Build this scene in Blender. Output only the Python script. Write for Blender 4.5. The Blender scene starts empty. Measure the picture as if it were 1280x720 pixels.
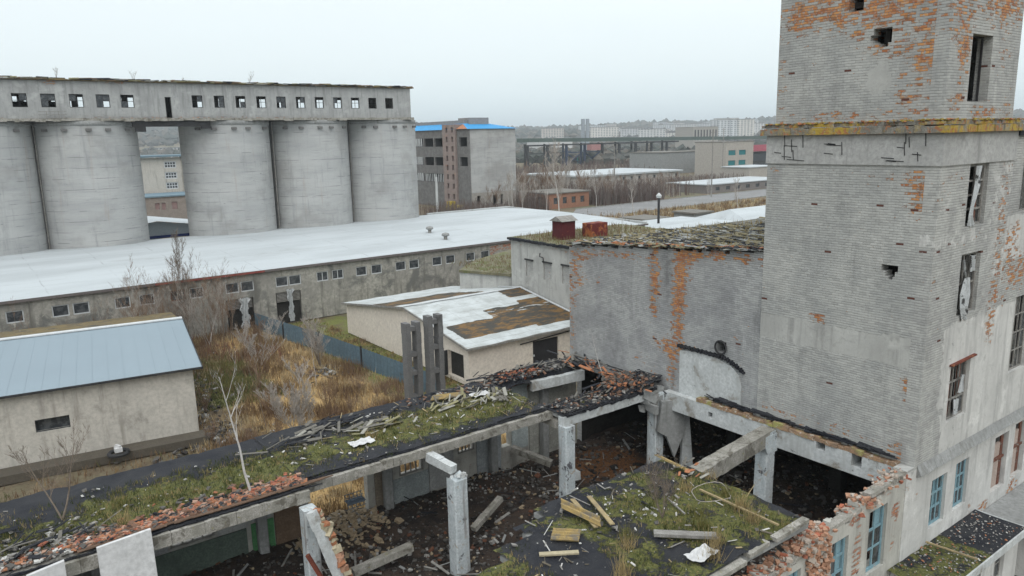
import bpy, math, random
import numpy as np
from mathutils import Vector, Matrix, noise as mnoise
R = random.Random(7)
sc = bpy.context.scene
COL = sc.collection
G = -18.0          # ground level; the drone hovers at z = 0

# ------------------------------------------------------------------ materials
class N:
    """tiny helper around a node tree"""
    def __init__(s, nt): s.nt = nt
    def new(s, t, **kw):
        n = s.nt.nodes.new(t)
        for k, v in kw.items(): setattr(n, k, v)
        return n
    def link(s, a, b): s.nt.links.new(a, b)
    def put(s, sock, v):
        if isinstance(v, (int, float)): sock.default_value = v
        elif isinstance(v, tuple): sock.default_value = v if len(v) == len(sock.default_value) else v + (1,)
        else: s.link(v, sock)
    def math(s, op, a, b=0.0, c=0.0):
        n = s.new('ShaderNodeMath', operation=op)
        s.put(n.inputs[0], a); s.put(n.inputs[1], b); s.put(n.inputs[2], c)
        return n.outputs[0]
    def mix(s, f, a, b, mode='MIX'):
        n = s.new('ShaderNodeMix', data_type='RGBA', blend_type=mode)
        s.put(n.inputs[0], f); s.put(n.inputs[6], a); s.put(n.inputs[7], b)
        return n.outputs[2]
    def noise(s, vec, scale, detail=4, rough=.55, dist=0):
        n = s.new('ShaderNodeTexNoise'); n.inputs['Scale'].default_value = scale
        n.inputs['Detail'].default_value = detail; n.inputs['Roughness'].default_value = rough
        n.inputs['Distortion'].default_value = dist
        s.link(vec, n.inputs['Vector']); return n.outputs['Fac']
    def step(s, v, a, b):
        n = s.new('ShaderNodeMapRange', interpolation_type='SMOOTHSTEP')
        s.put(n.inputs[0], v); n.inputs[1].default_value = a; n.inputs[2].default_value = b
        return n.outputs[0]
    def scalevec(s, vec, sx, sy, sz):
        n = s.new('ShaderNodeVectorMath', operation='MULTIPLY')
        s.link(vec, n.inputs[0]); n.inputs[1].default_value = (sx, sy, sz); return n.outputs[0]
    def bump(s, h, strength, dist=.05, normal=None):
        n = s.new('ShaderNodeBump'); n.inputs['Strength'].default_value = strength
        n.inputs['Distance'].default_value = dist; s.link(h, n.inputs['Height'])
        if normal is not None: s.link(normal, n.inputs['Normal'])
        return n.outputs[0]

def newmat(name, rough=.9, metal=0., spec=.3):
    m = bpy.data.materials.new(name); m.use_nodes = True
    n = N(m.node_tree); b = m.node_tree.nodes['Principled BSDF']
    b.inputs['Roughness'].default_value = rough; b.inputs['Metallic'].default_value = metal
    b.inputs['Specular IOR Level'].default_value = spec
    geo = n.new('ShaderNodeNewGeometry')
    return m, n, b, geo.outputs['Position']

def stdmat(name, c1, c2=None, scale=1., c3=None, s3=.35, t3=(.55, .68), rough=.9, bump=.3, bscale=14,
           streak=None, st=(.5, .75), metal=0., c4=None, s4=3., t4=(.62, .68), obj=False, stretch=None):
    m, n, b, pos = newmat(name, rough, metal)
    if obj: pos = n.new('ShaderNodeTexCoord').outputs['Object']
    p = pos if stretch is None else n.scalevec(pos, *stretch)
    c2 = c2 or tuple(x * .75 for x in c1)
    col = n.mix(n.step(n.noise(p, scale, 7, .7), .38, .62), c1, c2)
    fine = n.noise(pos, scale * 9, 5, .7)
    col = n.mix(n.step(fine, .3, .75), col, tuple(x * .78 for x in c2))
    if c3: col = n.mix(n.step(n.noise(p, s3, 7, .68, .4), *t3), col, c3)
    if streak: col = n.mix(n.step(n.noise(n.scalevec(pos, 1.6, 1.6, .16), 1.1, 5, .65), *st), col, streak)
    if c4: col = n.mix(n.step(n.noise(p, s4, 6, .7, .6), *t4), col, c4)
    n.put(b.inputs['Base Color'], col)
    if bump: n.link(n.bump(n.noise(pos, bscale, 5, .7), bump, .06), b.inputs['Normal'])
    return m

def brickmat(name, paint, paint2, brick=(.53, .255, .09), brick2=(.33, .125, .055), mortar=(.17, .17, .165), plaster=(.43, .43, .41),
             bw=.27, bh=.094, base=.0, dirt=(.12, .12, .12), gap=1.0):
    """whitewashed brickwork; vertex attribute 'mask': r = spalled, g = plastered over, b = dark and dirty"""
    m, n, b, pos = newmat(name, .92)
    sep = n.new('ShaderNodeSeparateXYZ'); n.link(pos, sep.inputs[0])
    u = n.math('ADD', sep.outputs[0], sep.outputs[1])
    wob = n.math('MULTIPLY', n.math('SUBTRACT', n.noise(pos, .8, 2), .5), .05)
    zz = n.math('ADD', sep.outputs[2], wob)
    rowf = n.math('DIVIDE', zz, bh); row = n.math('FLOOR', rowf)
    uf = n.math('ADD', n.math('DIVIDE', u, bw), n.math('MULTIPLY', n.math('MODULO', n.math('ABSOLUTE', row), 2.), .5))
    cell = n.math('FLOOR', uf)
    cv = n.new('ShaderNodeCombineXYZ'); n.link(cell, cv.inputs[0]); n.link(row, cv.inputs[1])
    wn = n.new('ShaderNodeTexWhiteNoise', noise_dimensions='3D'); n.link(cv.outputs[0], wn.inputs[0])
    rnd = wn.outputs['Value']
    sepc = n.new('ShaderNodeSeparateColor'); n.link(wn.outputs['Color'], sepc.inputs[0])
    fr = n.math('FRACT', rowf); fu = n.math('FRACT', uf)
    ez = n.math('MINIMUM', fr, n.math('SUBTRACT', 1., fr)); eu = n.math('MULTIPLY', n.math('MINIMUM', fu, n.math('SUBTRACT', 1., fu)), bw / bh)
    edge = n.math('MINIMUM', ez, n.math('ADD', eu, .05))
    jitter = n.math('MULTIPLY', n.math('SUBTRACT', n.noise(pos, 22, 3), .5), .16)
    mort = n.math('SUBTRACT', 1., n.step(n.math('ADD', edge, jitter), .03, .15))          # 1 in the joints
    at = n.new('ShaderNodeAttribute', attribute_name='mask')
    sa = n.new('ShaderNodeSeparateColor'); n.link(at.outputs['Color'], sa.inputs[0])
    wear, plas, dark = sa.outputs[0], sa.outputs[1], sa.outputs[2]
    big = n.noise(pos, .55, 6, .62, .3); mid = n.noise(pos, 2.3, 6, .7, .5); fine = n.noise(pos, 12, 4, .7)
    # paint: large tonal changes, per-brick tone, streaks
    col = n.mix(n.step(big, .35, .68), paint, paint2)
    col = n.mix(n.math('MULTIPLY', n.math('MULTIPLY', rnd, rnd), .34), col, tuple(x * .5 for x in paint2))
    blot = n.noise(n.scalevec(pos, 1, 1, .35), 1.4, 7, .7, .4)
    col = n.mix(n.math('MULTIPLY', n.step(blot, .5, .72), .55), col, tuple(x * .62 for x in paint2))
    col = n.mix(n.math('MULTIPLY', n.step(blot, .42, .28), .6), col, tuple(min(1, x * 1.22) for x in paint))
    col = n.mix(n.math('MULTIPLY', n.step(mid, .55, .8), .5), col, tuple(min(1, x * 1.35) for x in paint))
    col = n.mix(n.math('MULTIPLY', n.math('MULTIPLY', mort, n.step(n.noise(pos, 3, 4, .7), .3, .68)), .50 * gap), col, mortar)
    col = n.mix(n.math('MULTIPLY', n.step(n.noise(n.scalevec(pos, 1, 1, 1.6), 6, 6, .75), .52, .72), .35), col, tuple(x * .6 for x in paint2))
    # spalled bricks
    hn = n.noise(n.scalevec(pos, 1, 1, 2.6), 5.2, 5, .72, .3)
    field = n.math('ADD', n.math('ADD', n.math('MULTIPLY', hn, 1.05), n.math('MULTIPLY', n.math('SUBTRACT', n.noise(pos, 16, 4, .7), .5), .3)), n.math('MULTIPLY', rnd, .52))
    lim = n.math('ADD', n.math('MULTIPLY', wear, .68), .38 + base)
    sp = n.step(n.math('SUBTRACT', lim, field), -.02, .035)
    halo = n.math('MULTIPLY', n.step(n.math('SUBTRACT', lim, field), -.2, .0), n.step(wear, .1, .4))
    col = n.mix(n.math('MULTIPLY', halo, .45), col, (.27, .215, .17))
    bc = n.mix(sepc.outputs[1], brick, brick2)
    bc = n.mix(n.step(n.noise(pos, 9, 5, .75), .5, .62), bc, tuple(x * .85 for x in paint2))
    bc = n.mix(n.math('MULTIPLY', mort, .7), bc, (.16, .12, .10))
    bc = n.mix(n.math('MULTIPLY', n.step(n.noise(pos, 2.2, 5, .7), .5, .68), .7), bc, (.14, .08, .055))
    col = n.mix(sp, col, bc)
    # lone missing bricks
    hole = n.math('MULTIPLY', n.math('LESS_THAN', sepc.outputs[2], .0028), n.math('SUBTRACT', 1., n.step(n.math('ADD', mort, fine), .6, .9)))
    col = n.mix(hole, col, (.10, .04, .03))
    # plaster with its own cracks and patches fallen off
    pc = n.mix(n.step(big, .3, .7), plaster, tuple(x * .78 for x in plaster))
    pc = n.mix(n.math('MULTIPLY', n.step(n.noise(n.scalevec(pos, 2, 2, .2), 1.3, 6, .65), .46, .7), .75), pc, tuple(x * .52 for x in plaster))
    pc = n.mix(n.math('MULTIPLY', n.step(n.noise(pos, 1.9, 7, .72, .8), .54, .62), .5), pc, tuple(x * .62 for x in plaster))
    pc = n.mix(n.math('MULTIPLY', n.step(n.noise(pos, .9, 5, .6), .56, .7), .5), pc, tuple(min(1, x * 1.3) for x in plaster))
    pc = n.mix(n.step(fine, .45, .8), pc, tuple(x * .8 for x in plaster))
    pm = n.step(n.math('ADD', plas, n.math('MULTIPLY', n.math('SUBTRACT', mid, .5), .9)), .42, .55)
    pm = n.math('MULTIPLY', pm, n.math('SUBTRACT', 1., n.math('MULTIPLY', sp, n.step(wear, .25, .5))))
    col = n.mix(pm, col, pc)
    dm = n.step(n.math('ADD', dark, n.math('MULTIPLY', n.math('SUBTRACT', mid, .5), .8)), .3, .85)
    col = n.mix(n.math('MULTIPLY', dm, .85), col, dirt)
    n.put(b.inputs['Base Color'], col)
    h = n.math('MULTIPLY', n.math('ADD', n.math('ADD', mort, sp), hole), n.math('SUBTRACT', 1., pm))
    h = n.math('SUBTRACT', n.math('MULTIPLY', fine, .5), h)
    n.link(n.bump(h, .7, .03), b.inputs['Normal'])
    return m

M = {}
M['brick'] = brickmat('whitewashed_brick', (.43, .43, .41), (.345, .35, .34))
M['brick_hall'] = brickmat('greyed_brick', (.385, .39, .385), (.28, .285, .288), gap=1.1)
M['brick_front'] = brickmat('plastered_brick', (.44, .44, .42), (.34, .34, .33), plaster=(.56, .555, .535))
M['brick_ruin'] = brickmat('ruined_brick', (.45, .43, .39), (.32, .30, .27), brick=(.46, .21, .11), brick2=(.34, .12, .07), plaster=(.46, .45, .41), base=.02)
M['brick_red'] = brickmat('bare_red_brick', (.36, .12, .07), (.27, .10, .06), mortar=(.2, .17, .15))
M['concrete'] = stdmat('grey_concrete', (.33, .335, .33), (.25, .255, .25), .7, (.14, .14, .135), .5, (.58, .75), streak=(.16, .16, .15))
M['concrete_pale'] = stdmat('pale_limewashed_concrete', (.58, .60, .60), (.47, .49, .49), .9, (.24, .22, .19), .9, (.54, .68), streak=(.36, .37, .36), c4=(.12, .12, .12), s4=2.6, t4=(.64, .7))
M['column'] = stdmat('blue_white_paint', (.60, .635, .65), (.46, .51, .53), 1.2, (.10, .10, .11), 1.8, (.58, .64), bump=.5, streak=(.24, .23, .22), st=(.52, .68), c4=(.38, .34, .29), s4=3.4, t4=(.6, .64))
M['beam_dirty'] = stdmat('lichened_concrete', (.40, .38, .35), (.24, .23, .20), 2.2, (.13, .12, .10), 1.7, (.52, .62), c4=(.22, .20, .09), s4=4)
M['panel_white'] = stdmat('white_board', (.60, .60, .60), (.52, .52, .52), .6, (.3, .29, .27), 1.5, (.6, .74), bump=.2, streak=(.38, .37, .35), st=(.55, .8))
M['dark_inside'] = stdmat('painted_interior_shade', (.045, .043, .04), (.025, .024, .022), 1.)  # near-black colour stands in for the shade inside rooms and openings
M['dark_frame'] = stdmat('dark_steel', (.05, .05, .055), (.03, .03, .03), 2.)
M['rust'] = stdmat('rusty_steel', (.21, .055, .03), (.12, .035, .025), 2., (.30, .12, .05), 2.)
M['wood_brown'] = stdmat('brown_painted_wood', (.20, .075, .045), (.11, .05, .035), 3., (.25, .24, .22), 3.)
M['wood_blue'] = stdmat('faded_blue_wood', (.24, .37, .42), (.17, .29, .34), 3., (.30, .29, .27), 2.5, (.58, .68))
M['wood_grey'] = stdmat('weathered_wood', (.33, .32, .30), (.20, .19, .175), 3.)
M['white_frame'] = stdmat('white_frame_paint', (.62, .64, .65), (.5, .52, .53), 3., bump=.1)
M['cloth'] = stdmat('torn_plastic_sheet', (.55, .57, .58), (.42, .44, .45), 3., (.06, .06, .06), 2.6, (.56, .62), obj=True)
M['stucco_cream'] = stdmat('cream_stucco', (.74, .675, .585), (.69, .62, .54), .5, (.36, .33, .29), .5, (.66, .82), bump=.15, streak=(.47, .42, .37), st=(.6, .9))
M['stucco_grey'] = stdmat('grey_beige_stucco', (.53, .50, .45), (.48, .455, .41), .5, (.24, .225, .20), .45, (.56, .74), bump=.15, streak=(.27, .25, .22))
M['shed_wall'] = stdmat('mottled_render', (.40, .385, .34), (.27, .26, .235), .35, (.14, .14, .13), .3, (.50, .62), streak=(.13, .125, .11), c4=(.40, .38, .33), s4=.9, t4=(.6, .7))
M['lichen_ledge'] = stdmat('lichened_ledge', (.31, .30, .27), (.19, .18, .155), 2.4, (.40, .28, .05), 1.0, (.47, .60), c4=(.34, .15, .07), s4=4, t4=(.53, .6), bump=.9)
M['moss_roof'] = stdmat('mossy_slate', (.22, .155, .065), (.13, .105, .055), .9, (.07, .062, .05), .8, (.5, .62), c4=(.30, .30, .28), s4=2.2, t4=(.62, .66), bump=.5)
M['grass_roof'] = stdmat('grassy_roof', (.22, .20, .12), (.14, .13, .085), .8, (.10, .11, .04), .9, (.48, .6), c4=(.33, .32, .28), s4=2.5, t4=(.6, .66), bump=.8)
M['debris_roof'] = stdmat('shattered_slate_roof', (.26, .26, .24), (.13, .13, .12), 1.6, (.23, .20, .09), .9, (.5, .6), c4=(.04, .04, .04), s4=2.3, t4=(.52, .57), stretch=(.5, 1.6, 1), bump=1.)
def whiteroof():
    m, n, b, pos = newmat('white_sheet_roof', .75)
    sp = n.new('ShaderNodeSeparateXYZ'); n.link(pos, sp.inputs[0])
    col = n.mix(n.step(n.noise(n.scalevec(pos, .25, 1, 1), .3, 5, .6), .35, .7), (.43, .462, .478), (.365, .392, .405))
    wx = n.math('ADD', sp.outputs[0], n.math('MULTIPLY', n.noise(pos, .2, 2), .7)); wy = n.math('ADD', sp.outputs[1], n.math('MULTIPLY', n.noise(pos, .25, 2), .5))
    sx = n.math('LESS_THAN', n.math('FRACT', n.math('DIVIDE', wx, 6.)), .018); sy = n.math('LESS_THAN', n.math('FRACT', n.math('DIVIDE', wy, 1.9)), .035)
    ln = n.math('MULTIPLY', n.math('MAXIMUM', sx, sy), n.step(n.noise(pos, .35, 4), .42, .62))
    col = n.mix(n.math('MULTIPLY', ln, .7), col, (.26, .27, .28))
    col = n.mix(n.math('MULTIPLY', n.step(n.noise(n.scalevec(pos, .3, 1.4, 1), .28, 6, .7, .5), .56, .72), .5), col, (.28, .29, .29))
    col = n.mix(n.step(n.noise(n.scalevec(pos, .5, 2.2, 1), .5, 7, .75, .5), .67, .70), col, (.12, .12, .12))
    col = n.mix(n.step(n.noise(pos, 1.6, 5, .7), .70, .73), col, (.15, .15, .14))
    n.put(b.inputs['Base Color'], col); return m
M['white_roof'] = whiteroof()
def _bm():
    m, n, b, pos = newmat('pale_blue_sheet_metal', .6)
    n.put(b.inputs['Base Color'], n.mix(n.step(n.noise(pos, .25, 3, .5), .3, .7), (.215, .268, .305), (.205, .256, .292))); return m
M['blue_metal'] = _bm()
M['blue_fence'] = stdmat('blue_grey_fence_paint', (.125, .185, .225), (.10, .15, .185), .6, (.08, .09, .09), 1., (.6, .75), rough=.7, bump=.1)
M['bright_blue'] = stdmat('bright_blue_metal', (.03, .30, .62), (.025, .26, .55), .1, rough=.6, bump=0)
M['felt'] = None
M['branch'] = stdmat('grey_brown_bark', (.24, .195, .155), (.15, .12, .095), 6., obj=True, bump=0)
M['twig_brown'] = stdmat('brown_twigs', (.26, .17, .115), (.18, .12, .08), 3., obj=True, bump=0)
M['birch'] = stdmat('white_birch_bark', (.58, .56, .53), (.44, .42, .40), 6., (.08, .07, .07), 7, (.64, .68), obj=True, bump=0)
M['twig_pale'] = stdmat('pale_twigs', (.44, .40, .36), (.33, .30, .27), 3., obj=True, bump=0)
M['timber'] = stdmat('yellowed_timber', (.42, .33, .17), (.28, .22, .13), 3., (.16, .14, .11), 3, obj=True)
M['sheet_yellow'] = stdmat('yellow_corrugated_sheet', (.42, .30, .11), (.29, .22, .11), 2.5, (.17, .15, .12), 2., (.5, .62), obj=True)
M['glass_dark'] = None

def glassmat():
    m, n, b, pos = newmat('grimy_glass', .25, 0, .5)
    n.put(b.inputs['Base Color'], n.mix(n.step(n.noise(pos, 3, 4), .4, .65), (.03, .035, .04), (.08, .085, .09)))
    return m
M['glass_dark'] = glassmat()

def feltmat():
    """roofing felt with moss; mask: r = moss, g = grey grit, b = brick dust"""
    m, n, b, pos = newmat('roofing_felt', .85)
    at = n.new('ShaderNodeAttribute', attribute_name='mask')
    sa = n.new('ShaderNodeSeparateColor'); n.link(at.outputs['Color'], sa.inputs[0])
    mid = n.noise(pos, 1.7, 7, .7, .5); fine = n.noise(pos, 11, 5, .75)
    col = n.mix(n.step(n.noise(pos, .9, 5), .35, .65), (.014, .0155, .021), (.027, .028, .032))
    col = n.mix(n.step(fine, .64, .76), col, (.085, .08, .075))
    gm = n.step(n.math('ADD', sa.outputs[1], n.math('SUBTRACT', mid, .5)), .35, .6)
    col = n.mix(gm, col, n.mix(n.step(fine, .35, .6), (.20, .19, .17), (.09, .085, .075)))
    mm = n.step(n.math('ADD', sa.outputs[0], n.math('MULTIPLY', n.math('SUBTRACT', mid, .5), 2.1)), .42, .62)
    mc = n.mix(n.step(fine, .35, .62), (.048, .062, .016), (.135, .13, .038))
    mc = n.mix(n.step(n.noise(pos, 4, 5, .7), .52, .66), mc, (.035, .036, .03))
    col = n.mix(mm, col, mc)
    bm = n.step(n.math('ADD', sa.outputs[2], n.math('MULTIPLY', n.math('SUBTRACT', mid, .5), 1.2)), .4, .62)
    col = n.mix(bm, col, n.mix(n.step(fine, .4, .6), (.30, .13, .075), (.12, .075, .05)))
    n.put(b.inputs['Base Color'], col)
    h = n.math('ADD', n.math('MULTIPLY', fine, .6), n.math('MULTIPLY', mm, mid))
    n.link(n.bump(h, .9, .08), b.inputs['Normal'])
    return m
M['felt'] = feltmat()

def rubblemat():
    m, n, b, pos = newmat('burnt_rubble_floor', .95)
    a = n.noise(pos, 1.1, 8, .72, .6); f = n.noise(pos, 7, 6, .75)
    at = n.new('ShaderNodeAttribute', attribute_name='mask')
    sa = n.new('ShaderNodeSeparateColor'); n.link(at.outputs['Color'], sa.inputs[0])
    col = n.mix(n.step(a, .35, .62), (.022, .019, .018), (.06, .042, .032))
    col = n.mix(n.step(f, .6, .7), col, (.12, .105, .09))
    col = n.mix(n.step(n.noise(pos, 2.6, 6, .7), .62, .7), col, (.17, .165, .15))
    rm = n.step(n.math('ADD', sa.outputs[0], n.math('SUBTRACT', a, .5)), .35, .65)
    col = n.mix(rm, col, n.mix(n.step(f, .4, .6), (.16, .075, .03), (.085, .04, .02)))
    n.put(b.inputs['Base Color'], col)
    n.link(n.bump(n.math('ADD', a, f), .9, .12), b.inputs['Normal'])
    return m
M['rubble_floor'] = rubblemat()

def groundmat():
    m, n, b, pos = newmat('winter_ground', .95)
    at = n.new('ShaderNodeAttribute', attribute_name='mask')
    sa = n.new('ShaderNodeSeparateColor'); n.link(at.outputs['Color'], sa.inputs[0])
    big = n.noise(pos, .12, 6, .65); mid = n.noise(pos, .9, 7, .7, .4); fine = n.noise(pos, 6, 5, .75)
    col = n.mix(n.step(mid, .35, .65), (.115, .085, .055), (.175, .14, .09))
    col = n.mix(n.step(big, .45, .62), col, (.13, .125, .075))
    col = n.mix(n.step(fine, .5, .72), col, (.065, .05, .035))
    def layer(col, f, c1, c2):
        k = n.step(n.math('ADD', f, n.math('MULTIPLY', n.math('SUBTRACT', mid, .5), 1.3)), .35, .6)
        return n.mix(k, col, n.mix(n.step(fine, .35, .65), c1, c2))
    col = layer(col, sa.outputs[1], (.46, .32, .14), (.31, .20, .09))     # straw
    col = layer(col, sa.outputs[0], (.17, .18, .05), (.11, .12, .04))      # green
    col = layer(col, sa.outputs[2], (.17, .165, .155), (.11, .105, .10))   # worn asphalt and grit
    n.put(b.inputs['Base Color'], col)
    n.link(n.bump(n.math('ADD', mid, fine), .6, .15), b.inputs['Normal'])
    return m
M['ground'] = groundmat()

def silomat():
    m, n, b, pos = newmat('silo_concrete', .9)
    sep = n.new('ShaderNodeSeparateXYZ'); n.link(pos, sep.inputs[0])
    p1 = n.scalevec(pos, .28, .28, 1.); p2 = n.scalevec(pos, .5, .5, 5.5)
    col = n.mix(n.step(n.noise(p1, .55, 6, .62), .35, .66), (.395, .398, .39), (.325, .33, .328))
    col = n.mix(n.math('MULTIPLY', n.step(n.noise(p2, .6, 6, .7), .5, .7), .45), col, (.235, .24, .245))
    # pale repair patches in rectangular pours
    row = n.math('FLOOR', n.math('DIVIDE', sep.outputs[2], 1.25)); cl = n.math('FLOOR', n.math('DIVIDE', sep.outputs[0], 2.6))
    cv = n.new('ShaderNodeCombineXYZ'); n.link(row, cv.inputs[0]); n.link(cl, cv.inputs[1])
    wn = n.new('ShaderNodeTexWhiteNoise', noise_dimensions='3D'); n.link(cv.outputs[0], wn.inputs[0])
    col = n.mix(n.math('MULTIPLY', wn.outputs['Value'], .16), col, (.50, .51, .51))
    fz = n.math('FRACT', n.math('DIVIDE', sep.outputs[2], 1.25))
    line = n.math('MULTIPLY', n.math('LESS_THAN', fz, .045), n.step(n.noise(p1, 1.6, 4), .46, .6))
    col = n.mix(n.math('MULTIPLY', line, .75), col, (.13, .13, .13))
    col = n.mix(n.math('MULTIPLY', n.step(n.noise(n.scalevec(pos, 1, 1, .12), 1.2, 6, .68), .52, .76), .55), col, (.19, .195, .20))
    col = n.mix(n.step(n.noise(p2, 1.5, 5, .7, .5), .66, .71), col, (.12, .12, .12))
    col = n.mix(n.math('MULTIPLY', n.step(n.noise(pos, .16, 5, .65), .5, .66), .5), col, (.24, .235, .225))
    col = n.mix(n.math('MULTIPLY', n.step(n.noise(n.scalevec(pos, 1.3, 1.3, .08), .9, 4, .6), .6, .74), .5), col, (.30, .24, .19))
    n.put(b.inputs['Base Color'], col)
    n.link(n.bump(n.noise(p2, 2.5, 5), .4, .06), b.inputs['Normal'])
    return m
M['silo'] = silomat()

def barnroofmat():
    """white corrugated slates, brown and bare where they are gone; mask r = bare, g = white kept"""
    m, n, b, pos = newmat('patched_slate_roof', .85)
    sep = n.new('ShaderNodeSeparateXYZ'); n.link(pos, sep.inputs[0])
    at = n.new('ShaderNodeAttribute', attribute_name='mask')
    sa = n.new('ShaderNodeSeparateColor'); n.link(at.outputs['Color'], sa.inputs[0])
    jag = n.noise(n.scalevec(pos, .5, 2.2, 1), 1.2, 4, .6)
    k = n.step(n.math('ADD', sa.outputs[0], n.math('MULTIPLY', n.math('SUBTRACT', jag, .5), 1.0)), .46, .54)
    brown = n.mix(n.step(n.noise(n.scalevec(pos, .6, 1.4, 1), 1.1, 7, .7, .3), .45, .6), (.05, .047, .04), (.165, .095, .035))
    white = n.mix(n.step(n.noise(pos, .8, 6, .6), .35, .7), (.47, .50, .505), (.36, .38, .375))
    white = n.mix(n.math('MULTIPLY', n.step(n.noise(n.scalevec(pos, .6, 2, 1), 2., 6, .7), .55, .7), .6), white, (.20, .18, .14))
    fy = n.math('FRACT', n.math('DIVIDE', sep.outputs[1], 1.15))
    white = n.mix(n.math('MULTIPLY', n.math('LESS_THAN', fy, .055), .6), white, (.25, .26, .26))
    fx = n.math('FRACT', n.math('DIVIDE', sep.outputs[0], 1.75))
    white = n.mix(n.math('MULTIPLY', n.math('LESS_THAN', fx, .03), .5), white, (.3, .31, .31))
    n.put(b.inputs['Base Color'], n.mix(k, white, brown))
    n.link(n.bump(n.math('SUBTRACT', n.noise(pos, 9, 4), k), .6, .06), b.inputs['Normal'])
    return m
M['barn_roof'] = barnroofmat()

def flat(name, c, v=.8, rough=.9):
    if name not in M: M[name] = stdmat(name, c, tuple(x * v for x in c), 1.4, tuple(x * .45 for x in c), 1.3, (.6, .75), rough=rough)
    return M[name]

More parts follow.
